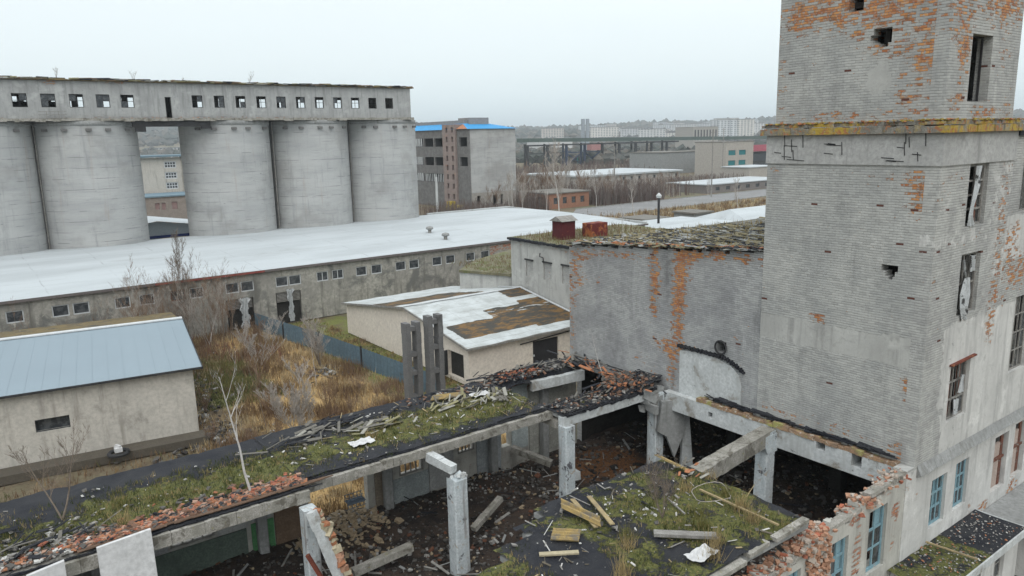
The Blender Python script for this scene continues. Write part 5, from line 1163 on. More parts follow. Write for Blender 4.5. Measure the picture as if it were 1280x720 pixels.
m_ = MB(); m_.bar((bx0 - .3, 53.6, -13.36), (bx1, 53.6, -13.38), .22, .04); m_.bar((bx1 - .1, 53.6, -13.38), (bx1 - .1, 44.2, -14.88), .2, .06); m_.bar((bx1 - .1, 53.6, -13.38), (bx1 - .1, 62, -14.48), .2, .06); part('ridge_flashing', m_, 'white_frame', barn)
m_ = MB(); m_.box(35.02, 37.58, by0 + .12, by0 + .2, -18, -15.67); g_ = part('gate', m_, flat('black_gate', (.035, .033, .035)), barn)
m_ = MB(); m_.box(35.1, 35.2, by0 + .05, by0 + .12, -16.9, -16.75); part('handle', m_, 'white_frame', g_)
m_ = MB(); m_.bar((33.7, by0 - .1, -15.62), (39.2, by0 - .1, -15.38), .08, .06); part('gate_rail', m_, 'dark_frame', barn)
m_ = MB(); m_.box(bx0 + .3, bx0 + .33, 45.3, 47.5, -18, -15.7); part('doorway', m_, 'dark_inside', barn)  # dark sheet closing the opening, shade painted as colour
m_ = MB(); m_.box(bx0 - .85, bx0 - .05, 47.45, 47.52, -17.75, -15.8); part('door', m_, 'dark_frame', barn)

# ================================================================== GREY WING with bricked windows and red roof stacks
gw = thing('grey_wing', 'low grey wing with three bricked-up windows and a grassy roof, behind the patched barn', 'building', (47, 49, G))
gg = gauss([(48, -9.5, 3, .45, .45), (54, -9.6, 1.5, .5, .4), (50.5, -10.3, 1, .4, .35)])
m_ = MB(); m_.fn = lambda x, y, z: (gg(y, z), .62, .1 + .3 * math.exp(-((z + 12.9) / .4) ** 2)); gwh = [(52.0, 53.0, -12.3, -10.85), (49.4, 50.5, -12.3, -10.8), (46.9, 48.0, -12.3, -10.75)]
m_.wall('x', 40.95, 40, 55.2, G, -9.05, gwh, .4, .45); m_.wall('y', 40, 41.35, 55, G, -9.05, (), .4, 2); m_.wall('y', 55.2, 41.35, 55, G, -9.05, (), .4, 2, out=1); m_.wall('x', 55, 40.4, 54.8, G, -9.05, (), .4, 2, out=1)
part('wall', m_, 'brick_hall', gw)
for h in gwh:
    m_ = MB(); m_.fn = lambda x, y, z: (.1, .25, .12); m_.box(41.05, 41.2, h[0] + .002, h[1] - .002, h[2] + .002, h[3] - .002); part('bricked_window', m_, 'brick_front', gw)
    m_ = MB(); m_.box(40.86, 40.94, h[0] - .1, h[1] + .1, h[3] + .01, h[3] + .14); part('lintel', m_, 'dark_frame', gw)
m_ = MB(); m_.sheet([40.7 + .6 * i for i in range(25)], [39.8 + .6 * i for i in range(27)], lambda x, y: -8.98 + .12 * mnoise.noise(Vector((x * .8, y * .8, 3)))); part('roof', m_, 'grass_roof', gw)
m_ = MB(); rr = random.Random(95)
for i in range(60): y = 39.8 + i * .26; m_.box(40.62 + rr.uniform(-.03, .05), 40.94, y, y + .25, -9.2 + rr.uniform(-.03, .03), -9.0 + rr.uniform(0, .06))
part('roof_edge', m_, 'felt', gw)
m_ = MB(); rr = random.Random(96); blades(m_, [(rr.uniform(40.8, 54), rr.uniform(40, 55), -8.98) for _ in range(3500)], .4, .03, rr); m_.m = [rr.choice((0, 0, 1)) for _ in m_.m]; part('roof_grass', m_, [flat('straw_brown', (.20, .13, .075)), flat('olive_blade', (.2, .19, .07))], gw, kind='stuff')
m_ = MB(); m_.tube([(40.9, 50.9, -10.0), (40.85, 50.9, -10.3), (40.85, 50.4, -10.35), (40.85, 50.4, -10.7)], .04, 5); part('bent_pipe', m_, 'dark_frame', gw)
t = thing('roof_stack', 'dark red sheet-metal stack with a small pitched grey cap on the grassy roof', 'roof stack', (43.7, 51.0, -9))
m_ = MB(); m_.box(43.0, 44.5, 50.3, 51.7, -9.05, -7.35); part('body', m_, stdmat('dark_red_sheet', (.105, .018, .022), (.08, .016, .018), 1., (.16, .05, .03), 1.2, (.6, .72)), t)
m_ = MB(); m_.add([(42.8, 50.1, -7.38), (44.7, 50.1, -7.38), (44.7, 51.9, -7.38), (42.8, 51.9, -7.38), (42.8, 51.0, -6.95), (44.7, 51.0, -6.95)], [(0, 1, 5, 4), (2, 3, 4, 5), (0, 4, 3), (1, 2, 5), (3, 2, 1, 0)]); part('cap', m_, 'wood_grey', t)
m_ = MB(); m_.box(45.8, 47.8, 49.6, 50.8, -9.05, -7.75); t = solo('roof_stack', m_, stdmat('rusting_red_sheet', (.15, .025, .022), (.11, .02, .02), 1., (.32, .11, .04), 1.3, (.48, .62)), (46.5, 49.5, -9.05), 'rusting open-topped red sheet-metal box on the grassy roof, right of the capped stack', 'roof stack')
# small mossy annex between barn and shed
an = thing('mossy_annex', 'small low annex with a grassy flat roof squeezed between the patched barn and the shed', 'annex', (44, 60, G))
poly = [(38.9, 60.9), (41.2, 55.6), (48, 55.5), (50.3, 68.2), (43.2, 64.8)]
def prism(pl, z0, z1, mat, name, par):
    m_ = MB(); k = len(pl); m_.fn = lambda x, y, z: (.1, .6, .2)
    m_.add([(x, y, z0) for x, y in pl] + [(x, y, z1) for x, y in pl], [tuple(range(k, 2 * k))] + [(i, (i + 1) % k, k + (i + 1) % k, k + i) for i in range(k)]); return part(name, m_, mat, par)
prism(poly, G, -12.75, 'brick_hall', 'wall', an)
prism([(x - .15 * (1 if x < 43 else 0), y - .1) for x, y in poly], -12.745, -12.5, 'grass_roof', 'roof', an)
m_ = MB(); rr = random.Random(97); blades(m_, [(rr.uniform(40, 49), rr.uniform(56, 65), -12.5) for _ in range(1200)], .3, .03, rr); m_.m = [rr.choice((0, 0, 1)) for _ in m_.m]; part('roof_grass', m_, [flat('straw_brown', (.20, .13, .075)), flat('olive_blade', (.2, .19, .07))], an, kind='stuff')

# ================================================================== LONG WHITE-ROOFED SHED
shed = thing('long_shed', 'long mottled grey shed with paired small windows and a vast white roof, before the silos', 'shed', (27, 90, G))
SY = 73.4; pc = [(1.3, 0), (3.15, 0), (6.45, 0), (8.0, 0), (11.25, 0), (13.25, 0), (15.9, 1), (17.55, 1), (20.85, 0), (22.3, 0), (25.75, 0), (27.1, 0), (30.05, 0), (31.75, 0), (34.45, 0), (36.25, 0), (39.2, 0), (40.9, 0), (43.9, 0), (45.7, 0), (48.5, 0), (50.6, 0)]
wh = [(x - .64, x + .64, -14.22, -13.2) for x, _ in pc]
dh = [(20.15, 22.75, -18.2, -14.85), (25.0, 27.6, -18.2, -14.8)]
m_ = MB(); m_.wall('y', SY, -25, 78, G, -12.45, wh + dh, .4, 2.)
m_.wall('x', 78, SY + .4, 106, G, -12.45, (), .4, 4, out=1); m_.wall('x', -25, SY + .4, 106, G, -12.45, (), .4, 4); m_.wall('y', 106, -24.6, 77.6, G, -12.45, (), .4, 4, out=1)
part('wall', m_, 'shed_wall', shed)
def sz(x, y): 
    t = (y - SY) / 33.; return -12.3 + 2.0 * t * (1 - t) * 1.0 + .25 * t
m_ = MB(); m_.sheet([-25.3 + 1.3 * i for i in range(80)], [SY - .3] + [SY + .9 + 1.5 * i for i in range(22)], sz); part('roof', m_, 'white_roof', shed)
m_ = MB(); m_.box(-25.3, 78.3, SY - .34, SY - .31, -12.5, -12.26); part('eave', m_, flat('eave_red_grey', (.16, .14, .135)), shed)
m_ = MB(); m_.box(14, 24, SY - .37, SY - .345, -12.48, -12.3); part('eave_strip', m_, flat('eave_red', (.27, .07, .06)), shed)
m_ = MB(); m_.bar((78.3, SY, -12.2), (78.3, 106, -12.0), .3, .35); m_.bar((62, 106.2, -11.95), (78.4, 106.2, -11.95), .4, .3); part('parapet', m_, 'concrete_pale', shed)
for (a, b_, z0, z1), (x, k) in zip(wh, pc):
    window(shed, 'y', SY, a, b_, z0, z1, 'wood_brown' if x == 15.9 else 'white_frame', bars=(1, 0) if x in (30.05, 31.75) else (0, 0), t=.09, glass=1., inset=.08)
for (a, b_, z0, z1) in dh:
    m_ = MB(); m_.box(a + .02, b_ - .02, SY + .33, SY + .38, z0, z1); g_ = part('gateway', m_, 'dark_inside', shed)  # dark sheet in the gate opening, in place of shade within
    m_ = MB()
    for i in range(7): m_.box(a + .1, b_ - .1, SY + .1, SY + .14, z1 - .15 - i * .14, z1 - .07 - i * .14)
    part('louvre', m_, 'wood_grey', g_)
m_ = MB(); m_.fn = lambda x, y, z: (.55, .3, 0); m_.wall('y', SY - .03, 51.3, 55.5, -14.7, -12.6, (), .02, .3, top=lambda u: -12.6 - .12 * abs(math.sin(u * 5)), bottom=lambda u: -13.6 - .3 * math.sin(u * 2.)); part('bare_brick_patch', m_, 'brick_ruin', shed)
for i, (x, y, lab) in enumerate(((49.0, 83.5, 'round grey vent cowl on the white roof, the farther of two'), (47.9, 77.9, 'round grey vent cowl on the white roof, the nearer of two'))):
    t = thing('roof_vent', lab, 'vent', (x, y, sz(x, y)), 'vent cowls on the white roof'); z = sz(x, y)
    m_ = MB(); m_.tube([(x, y, z - .1), (x, y, z + .45)], .22, 12); part('pipe', m_, 'wood_grey', t)
    m_ = MB(); m_.tube([(x, y, z + .4), (x, y, z + .5), (x, y, z + .75), (x, y, z + .85)], [.3, .5, .42, .08], 14, True); part('cowl', m_, 'concrete', t, smooth=True)
gtp = 'torn sheets hanging before the shed gateways'
for i, (x, z0, z1, lab) in enumerate(((21.75, -18.0, -14.75, 'wide torn white-and-grey sheet hanging before the left shed gateway'), (26.35, -17.8, -14.5, 'narrow torn white-and-grey sheet hanging before the right shed gateway, nearest the fence end'))):
    m_ = MB(); K = 26; W_ = (.75, .5)[i]; vs = []
    for j in range(K + 1):
        z = z1 + (z0 - z1) * j / K
        for q in range(11):
            u = (q / 10 - .5) * W_ * (1 + .18 * math.sin(j * .9 + i) + .1 * math.sin(j * 2.3)) * (1.25 if j < 3 else 1)
            vs.append((x + u + .04 * math.sin(j * .5 + i * 2), SY - .35 + .13 * math.sin(q * 1.7 + j * .35), z))
    m_.add(vs, [(j * 11 + q, j * 11 + q + 1, (j + 1) * 11 + q + 1, (j + 1) * 11 + q) for j in range(K) for q in range(10)])
    solo('hanging_sheet', m_, 'cloth', (x, SY - .35, z0), lab, 'torn sheet', gtp, smooth=True)

# ================================================================== SILOS and gallery
silo_mats = 'silo'
labs = ['concrete silo at the left edge of the photo', 'second concrete silo from the left, left of the see-through gap', 'concrete silo right of the see-through gap', 'second silo from the right end of the row', 'rightmost concrete silo, beside the blue-roofed block', 'concrete silo beyond the left edge, next to the leftmost one']
for i, cx in enumerate((3.4, 14.6, 31.3, 42.9, 54.2, -7.8)):
    Rr = 5.75; t = thing('concrete_silo', labs[i], 'silo', (cx, 106.8, G), 'row of round concrete silos')
    m_ = MB(); K = 72; zs = [G, -12, -6, -1, 2.4]
    vs = [(cx + Rr * math.cos(2 * math.pi * q / K), 106.8 + Rr * math.sin(2 * math.pi * q / K), z) for z in zs for q in range(K)]
    m_.add(vs, [(j * K + q, j * K + (q + 1) % K, (j + 1) * K + (q + 1) % K, (j + 1) * K + q) for j in range(len(zs) - 1) for q in range(K)]); part('shell', m_, silo_mats, t, smooth=True)
    m_ = MB(); vs = [(cx + (Rr + d) * math.cos(2 * math.pi * q / K), 106.8 + (Rr + d) * math.sin(2 * math.pi * q / K), z) for d, z in ((.0, 2.38), (.1, 2.42), (.1, 2.9), (0, 2.95)) for q in range(K)]
    m_.add(vs, [(j * K + q, j * K + (q + 1) % K, (j + 1) * K + (q + 1) % K, (j + 1) * K + q) for j in range(3) for q in range(K)]); part('rim', m_, 'concrete', t, smooth=True)
bk = flat('bracket_grey', (.17, .165, .16)); rr = random.Random(99)
for t in [o for o in COL.objects if o.name.startswith('concrete_silo')]:
    cx = t.location.x
    for k in range(5):
        a = math.radians(-140 + 22 * k + rr.uniform(-5, 5)); p = (cx + 5.85 * math.cos(a), 106.8 + 5.85 * math.sin(a)); m_ = MB(); m_.box(p[0] - .3, p[0] + .3, p[1] - .25, p[1] + .1, 1.75, 2.05); part('bracket', m_, bk, t)
for x, lab in ((9.0, 'thin downpipe in the seam between the two leftmost silos'), (37.1, 'thin downpipe in the seam right of the middle silo'), (48.55, 'thin downpipe in the seam before the rightmost silo')):
    m_ = MB(); m_.tube([(x, 104.9, -12.5), (x + .05, 104.9, 2.8)], .09, 6); solo('downpipe', m_, 'wood_grey', (x, 104.9, -12.5), lab, 'pipe', 'downpipes between the silos')
gal = thing('silo_gallery', 'long grey gallery storey with broken square windows running on top of the silos', 'gallery', (20, 107, 3))
GY = 101.5
gws = [5.15, 7.85, 10.6, 13.4, 16.15, 18.75] + [26.75 + 2.69 * k for k in range(11)] + [2.4, -.3, -3, -5.7, -8.4, -11.1]
gh = [(x - .72, x + .72, 4.45, 5.95) for x in gws[:6]] + [(x - .64, x + .64, 4.5, 6.0) for x in gws[6:17]] + [(x - .72, x + .72, 4.45, 5.95) for x in gws[17:]]
gwx = gauss([(11, 7.25, 1.2, .35, .62), (17.6, 7.2, 1.6, .35, .55), (21, 7.1, 1.2, .25, .5), (28.5, 7.1, 1, .2, .45), (46, 7, 1.4, .25, .4), (6.8, 7.2, 1, .2, .5), (35, 7.1, .8, .2, .35), (49, 7, 1, .2, .35), (25, 3.3, 30, .2, .3)])
m_ = MB(); m_.fn = lambda x, y, z: (1.25 * gwx(x, z), .75 - 1.2 * gwx(x, z), .1 + .2 * (z < 3.9))
m_.wall('y', GY, -16, 57.2, 3.05, 7.4, gh + [(22.95, 23.65, 3.25, 5.75)], .4, .9)
bh = [(x - 1.1, x + 1.1, 3.9, 6.2) for x in [-13 + 2.9 * k for k in range(24)]]
m_.wall('y', 112.2, -16, 57.2, 3.05, 7.4, bh, .4, 1.5, out=1); m_.wall('x', 57.2, GY + .4, 111.8, 3.05, 7.4, (), .4, 2, out=1); m_.wall('x', -16, GY + .4, 111.8, 3.05, 7.4, (), .4, 2)
part('wall', m_, brickmat('gallery_brickwork', (.36, .365, .36), (.29, .295, .295), plaster=(.36, .365, .36), gap=.5), gal)
for q_ in ((21, 26, 105, 105.3, 3.25, 7.3), (-5, 12, 106, 106.3, 3.25, 5.3)): m_ = MB(); m_.box(*q_); part('added_dark_wall', m_, 'dark_inside', gal)  # added dark partitions that blacken the door and left windows
m_ = MB(); m_.box(-16.4, 20.2, GY - .35, 112.6, 2.96, 3.2); m_.box(20.21, 57.5, GY - .35, 112.6, 2.96, 3.2); part('floor_slab', m_, 'beam_dirty', gal)
m_ = MB(); rr = random.Random(101)
x = -16.4
while x < 57.4: l = rr.uniform(.4, 1.3); m_.box(x, min(57.4, x + l), GY - .42 - rr.uniform(0, .1), GY - .36, 2.9 + rr.uniform(-.1, .06), 3.16 + rr.uniform(-.04, .1)); x += l + .01
part('broken_edge', m_, 'beam_dirty', gal)
m_ = MB(); x = -16.5
while x < 57.5:
    l = rr.uniform(.8, 3.); dz = rr.uniform(-.06, .08); m_.box(x, min(57.6, x + l), GY - .3 - rr.uniform(0, .15), 112.5, 7.42 + dz * .3, 7.58 + dz); x += l + .004
part('roof', m_, 'moss_roof', gal)
m_ = MB()
for k in range(320):
    x = rr.uniform(-16, 57); l = rr.uniform(.3, 2.2); m_.cur = rr.choice((0, 0, 1, 2, 3)); z = 7.6 + rr.uniform(-.06, .1)
    m_.bar((x, GY - rr.uniform(.1, .5), z), (min(57.5, x + l), GY - rr.uniform(.1, .5), z + rr.uniform(-.08, .08)), .3, rr.uniform(.04, .12), rr.uniform(-.4, .4))
part('roof_scraps', m_, ['felt', flat('scrap_pale', (.45, .45, .42)), flat('straw_brown', (.20, .13, .075)), flat('lichen_board', (.27, .25, .14))], gal, kind='stuff')
m_ = MB()
for x0, x1 in ((14.0, 20.0), (20.4, 26.8)):
    pass
m_.box(19.0, 28.0, GY - .2, GY + .5, 2.2, 2.9); m_.box(19.2, 20.4, GY - .25, GY + .1, 1.6, 2.2); m_.box(26.9, 28.1, GY - .25, GY + .1, 1.9, 2.19); part('bridge_beam', m_, 'dark_frame', gal)
for i, h in enumerate(gh): window(gal, 'y', GY, h[0], h[1], h[2], h[3], 'dark_frame', bars=(1, 1), t=.07, glass=.45 if i < 6 else .2, rnd=rw)
m_ = MB(); m_.box(22.97, 23.0, GY - .05, GY + .2, 3.27, 5.73); part('door_frame', m_, 'dark_frame', gal)
m_ = MB()
for x in (10.2, 11.4):
    m_.bar((x, GY - .5, 3.0), (x, GY - .5, 4.0), .06, .06)
for z in (3.2, 3.6, 3.95): m_.bar((9.4, GY - .5, z), (12.2, GY - .5, z + .05), .06, .05)
part('bent_railing', m_, 'wood_grey', gal)

# ================================================================== BEHIND THE SILOS (seen through the gap)
def simple_block(name, label, cat, x0, x1, y0, y1, zt, wallm, roofm, wins=(), zb=G, group=None, winm='glass_dark', roof_t=.3, over=.3):
    t = thing(name, label, cat, ((x0 + x1) / 2, (y0 + y1) / 2, zb), group)
    holesY = [w_[1:] for w_ in wins if w_[0] == 'y']; holesX = [w_[1:] for w_ in wins if w_[0] == 'x']
    m_ = MB(); st = max(1.5, (x1 - x0) / 12)
    m_.wall('y', y0, x0, x1, zb, zt, holesY, .35, st); m_.wall('x', x0, y0 + .35, y1 - .35, zb, zt, holesX, .35, st)
    m_.wall('x', x1, y0 + .35, y1 - .35, zb, zt, (), .35, st, out=1); m_.wall('y', y1, x0, x1, zb, zt, (), .35, st, out=1); part('wall', m_, wallm, t)
    m_ = MB(); m_.box(x0 - over, x1 + over, y0 - over, y1 + over, zt + .002, zt + roof_t); part('roof', m_, roofm, t)
    for w_ in wins:
        m_ = MB(); a, b_, c, d = w_[1:]
        if w_[0] == 'y': m_.box(a + .01, b_ - .01, y0 + .22, y0 + .28, c + .01, d - .01)
        else: m_.box(x0 + .22, x0 + .28, a + .01, b_ - .01, c + .01, d - .01)
        part('window', m_, winm, t)
    return t
gs = thing('blue_trim_shed', 'pale grey shed with a dark blue stripe, seen low through the gap between silos', 'shed', (27, 128, G))
m_ = MB(); m_.wall('y', 122, 21, 33, G, -11.2, [(23.5, 24.6, -14.6, -13.9), (24.9, 26.6, -14.6, -13.8), (26.9, 28.6, -14.6, -13.8), (29, 30, -14.6, -13.8)], .3, 1.2, top=lambda u: -11.25 - .158 * abs(u - 24.6)); m_.wall('x', 21, 122.3, 134, G, -12.6, (), .3, 3); m_.wall('x', 33, 122.3, 134, G, -12.9, (), .3, 3, out=1); part('wall', m_, flat('pale_blue_grey', (.33, .38, .42), .95), gs)
m_ = MB(); m_.box(21, 33, 121.9, 121.99, -13.75, -13.35); part('stripe', m_, flat('navy', (.02, .04, .17)), gs)
m_ = MB(); m_.add([(20.7, 121.7, -11.75), (24.6, 121.7, -11.15), (33.3, 121.7, -12.55), (33.3, 134.3, -12.55), (24.6, 134.3, -11.15), (20.7, 134.3, -11.75)], [(0, 1, 4, 5), (1, 2, 3, 4)]); part('roof', m_, 'white_roof', gs)
for a, b_ in ((23.5, 24.6), (24.9, 26.6), (26.9, 28.6), (29, 30)): m_ = MB(); m_.box(a + .01, b_ - .01, 122.1, 122.15, -14.6, -13.9); part('window', m_, 'glass_dark', gs)
bb = thing('beige_block', 'beige block with three barred windows one above another, seen through the gap between silos', 'building', (46, 205, G))
bw_ = [('y', 43.4, 46.2, z, z + 1.6) for z in (-5.6, -8.2, -10.7)]
m_ = MB(); m_.wall('y', 200, 36, 47.4, G, -3.1, [w_[1:] for w_ in bw_], .4, 2.5); m_.wall('x', 36, 200.4, 214, G, -3.1, (), .4, 4); m_.wall('y', 199.2, 47.41, 55, G, -2.9, (), .4, 2.5); m_.wall('x', 47.41, 199.6, 201, G, -2.9, (), .3, 1); part('wall', m_, 'stucco_grey', bb)
m_ = MB(); m_.box(35.7, 55.2, 198.9, 214, -2.88, -2.5); part('roof', m_, flat('blue_grey_roof', (.17, .25, .30)), bb)
for w_ in bw_: window(bb, 'y', 200, *w_[1:], 'white_frame', bars=(3, 1), t=.22, glass=1.)
simple_block('brick_lean_to', 'weathered lean-to with a blue-edged roof below the beige block, seen through the gap', 'lean-to', 34.5, 55, 186.3, 198.5, -11.7, flat('weathered_brick_far', (.30, .26, .23)), flat('blue_grey_roof', (.17, .25, .30)), [('y', 37.6, 38.6, -14.5, -13), ('y', 39, 39.9, -14.6, -13), ('y', 41.2, 42.4, -14.6, -12.9)], winm=flat('pink_grey_glass', (.30, .20, .19)))
# ================================================================== RUINED PANEL BLOCK with blue roof
rb = thing('panel_block', 'gutted grey panel block with bright blue roof and brick stair tower, beside the silos', 'building', (114, 176, G))
X0, Y0 = 106.8, 161.0; X1, Y1 = 121.6, 192.0
hx = [(161.6, 165.2, z, z + 2.3) for z in (-2.05, -7.0)] + [(a, b_, z, z + 2.2) for z in (-2.05, -7.0, -11.4) for a, b_ in ((173.2, 177.6), (178.2, 183), (183.6, 188.4))]
m_ = MB(); m_.wall('x', X0, Y0, 192, G, 2.3, hx, .5, 1.5); part('wall', m_, flat('stained_panel', (.22, .215, .21), .6), rb)
m_ = MB(); m_.wall('y', Y0 - .01, X0 + .5, X1, -13.8, 2.25, (), .5, 1.5); o_ = part('panel_wall', m_, 'silo', rb)
m_ = MB(); m_.wall('y', Y0, X0 + .51, X1, G, -13.81, [(109, 110, -17.5, -14.6), (114, 115.4, -17.5, -14.6), (116.4, 117.2, -17.3, -14.6)], .5, 1.5); m_.wall('x', X1, Y0 + .5, Y1, G, 2.25, (), .5, 3, out=1); part('wall', m_, flat('pale_base', (.36, .34, .31)), rb)
m_ = MB()
for z in (2.0, -3.2, -8.0, -12.6): m_.box(X0 + .51, X1 - .5, Y0 + .5, Y1, z - .3, z)
for y in (165.5, 172.6, 178, 183.3, 189): m_.box(X0 + .52, X0 + 7, y - .1, y + .1, G, 2.2)
m_.box(X0 + 7, X0 + 7.2, Y0 + .5, Y1, G, 2.2)
part('floor_slab', m_, flat('gloomy_concrete', (.07, .07, .07)), rb)
m_ = MB(); m_.wall('x', X0 - .6, 166.3, 172.4, G, 3.6, [(a, a + .95, z, z + 1.35) for a in (167.2, 169.9) for z in (1.5, -.9, -3.3, -5.7, -8.1, -10.5, -12.9, -15.6)], .55, .9); m_.wall('y', 166.3, X0 - .05, X0 + 4, 2.0, 3.6, (), .5, 1.5); m_.wall('y', 166.31, X0 - .05, X0 - .01, G, 2.0, (), .1, 3)
part('stair_tower', m_, stdmat('pink_brick', (.31, .25, .225), (.24, .19, .175), .6, (.40, .20, .12), .8, (.6, .7)), rb)
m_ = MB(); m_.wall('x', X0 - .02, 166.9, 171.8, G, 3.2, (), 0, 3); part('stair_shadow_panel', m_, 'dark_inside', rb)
m_ = MB(); m_.add([(X0 - .4, Y0 - .5, 2.3), (X1 + .4, Y0 - .5, 2.3), (X1 - 5, Y0 + 5.5, 3.75), (X0 + 2.5, Y0 + 5.5, 3.75), (X0 - .4, 193, 2.3), (X0 + 2.5, 193, 3.75), (X1 - 5, 193, 3.75), (X1 + .4, 193, 2.3)], [(0, 1, 2, 3), (4, 0, 3, 5), (1, 7, 6, 2)]); part('roof', m_, 'bright_blue', rb)
m_ = MB(); m_.add([(X0 - .42, Y0 - .2, 2.35), (X0 - .42, 166.2, 2.35), (X0 + 2, 166.2, 3.6)], [(0, 1, 2)]); part('brick_gable', m_, flat('orange_far_brick', (.42, .19, .10)), rb)
m_ = MB(); m_.box(X0 + 2.6, X1 - 5, Y0 + 5.6, 193, 3.3, 4.6); m_.box(X0 + 3.6, X0 + 9.6, Y0 + 4.6, Y0 + 10, 3.3, 5.2); part('penthouse', m_, flat('penthouse_grey', (.30, .29, .285)), rb)
m_ = MB(); rr = random.Random(111)
for z in (-2.05, -7.0, -11.4):
    for k in range(9): y = 184 + k * .55; m_.bar((X0 - .1, y, z + .1), (X0 - .1, y + rr.uniform(-.25, .25), z + 2.2), .1, .22)
    if z < -11: 
        for k in range(12): y = 173.5 + k * .8; m_.bar((X0 - .1, y, z + .1), (X0 - .1, y + rr.uniform(-.3, .3), z + 2.1), .1, .18)
part('bent_fins', m_, 'white_frame', rb)
# ================================================================== MID-DISTANCE WORKS
simple_block('brick_ruin', 'low ruined orange brick building among the bare birches left of centre', 'ruin', 120, 134, 146, 158, -14.2, flat('far_orange_brick', (.33, .17, .11)), flat('far_grey_roof', (.2, .19, .17)), [('y', 122 + 3 * k, 123.4 + 3 * k, -16.8, -15.2) for k in range(4)] + [('x', 148, 150, -17.5, -15)])
simple_block('long_store', 'long white-roofed store with a row of small dark windows beyond the birches', 'store', 180, 232, 200, 232, -14.4, flat('far_pale_wall', (.42, .40, .37)), 'white_roof', [('y', 184 + 4.1 * k, 185.2 + 4.1 * k, -16.6, -15.2) for k in range(12)], roof_t=.6, over=.8)
gt_ = thing('gantry_hall', 'long open gantry frame with a dark green girder on black trestles, at mid distance', 'gantry', (350, 360, G))
m_ = MB(); m_.bar((282, 366, -2.0), (420, 366, -3.4), 12, 2.3); m_.bar((420, 366, -3.4), (620, 366, -5.0), 12, 2.3); part('girder', m_, flat('green_grey_girder', (.10, .14, .125)), gt_)
m_ = MB(); m_.box(278, 412, 357.0, 357.9, -5.6, -4.7); part('crane_rail', m_, 'dark_frame', gt_)
for k in range(9):
    x = 279 + 15.2 * k; m_ = MB(); m_.box(x, x + 1.5, 358, 359, G, -4.7); m_.box(x + 4.5, x + 5.4, 366, 367, G, -4.4); m_.box(x, x + 5.4, 359.1, 359.6, -9.5, -9)
    if k < 4: m_.bar((x, 358.5, G), (x + 14, 358.5, -10), .6, .6); m_.bar((x + 14, 358.5, G), (x, 358.5, -10), .6, .6); m_.bar((x, 358.5, -10), (x + 14, 358.5, -10), .6, .6)
    part('trestle', m_, flat('blue_steel', (.03, .05, .10)) if k in (2, 3) else 'dark_frame', gt_)
for i, (x0, x1, c, lab) in enumerate(((334, 350, (.03, .27, .24), 'left teal hoarding under the gantry'), (354, 388, (.03, .30, .25), 'middle teal hoarding under the gantry, the longest'), (392, 442, (.03, .25, .22), 'right teal hoarding under the gantry, beside the concrete works'))):
    m_ = MB(); m_.box(x0, x1, 375, 375.6, G, -14.0); m_.box(x0, x1, 374.6, 374.98, -16.2, -15.9); solo('teal_hoarding', m_, flat('teal_%d' % i, c), ((x0 + x1) / 2, 375, G), lab, 'hoarding', 'teal hoardings')
m_ = MB(); m_.box(325, 333, 352, 356, -9, -5.5); solo('pink_cabin', m_, flat('faded_pink', (.42, .22, .21)), (329, 354, -9), 'small faded pink cabin hung in the gantry frame', 'cabin')
simple_block('concrete_works', 'grey concrete works hall between the gantry and the orange brick part', 'works', 261, 284.3, 236, 256, -8.4, flat('far_concrete', (.31, .32, .315)), flat('far_grey_roof', (.2, .19, .17)))
simple_block('orange_brick_block', 'orange brick block beside the beige building with teal windows', 'building', 284.9, 293, 237, 254, -8.6, flat('far_orange', (.40, .21, .13)), flat('far_grey_roof', (.2, .19, .17)), [('y', 287, 290, -16, -11)])
simple_block('low_beige_block', 'low pale block joining the orange brick block to the taller beige one', 'building', 293.6, 309, 236.5, 254, -8.4, flat('far_beige', (.44, .41, .37)), flat('far_grey_roof', (.2, .19, .17)))
simple_block('beige_office', 'tall beige office block with four teal windows, left of the tower edge', 'building', 255, 273, 196.1, 212, -3.8, flat('far_beige', (.44, .41, .37)), flat('far_grey_roof', (.2, .19, .17)), [('y', a, a + 4.6, z, z + 2.0) for a in (256.6, 263.4) for z in (-9.1, -13.2)] + [('y', 257 + 2.4 * k, 258.2 + 2.4 * k, -16.8, -16) for k in range(6)], winm=flat('teal_glass', (.03, .20, .22)), roof_t=.25, over=.15)
simple_block('dark_works_hall', 'dark banded works hall just left of the brick tower', 'works', 276, 320, 205, 225, -8.5, flat('far_dark', (.07, .08, .09)), flat('far_pale_roof', (.5, .5, .52)), [('y', 277, 318, -14, -12.5)])
m_ = MB(); m_.box(279, 305, 204.2, 204.9, -8.3, -5.5); solo('pink_hoarding', m_, flat('pink_red', (.45, .13, .17)), (292, 204.5, -8.3), 'pinkish red board above the dark works hall by the tower edge', 'hoarding')
simple_block('flat_white_shed', 'flat white-roofed shed beyond the road, left of the tower', 'shed', 184, 226, 148, 164, -15.5, flat('far_wood', (.22, .20, .19)), 'white_roof', [('y', 188 + 5 * k, 190 + 5 * k, -17.3, -16.2) for k in range(6)])
simple_block('small_white_shed', 'small white-roofed shed close to the tower edge, above the flat white one', 'shed', 232, 250, 168, 180, -12.6, flat('far_beige', (.44, .41, .37)), 'white_roof')
t = thing('white_gable_shed', 'low white gabled roof just left of the tower, beyond the slate-strewn hall roof', 'shed', (116, 79, G))
m_ = MB(); m_.box(102.6, 136, 73.2, 85.4, G, -14.3); part('wall', m_, flat('far_pale_wall', (.42, .40, .37)), t)
m_ = MB(); m_.add([(102, 72.6, -14.5), (136.5, 72.6, -14.5), (136.5, 79.3, -12.6), (104.5, 79.3, -12.6), (102, 86, -14.5), (136.5, 86, -14.5)], [(0, 1, 2, 3), (3, 2, 5, 4), (0, 3, 4)]); part('roof', m_, 'white_roof', t)
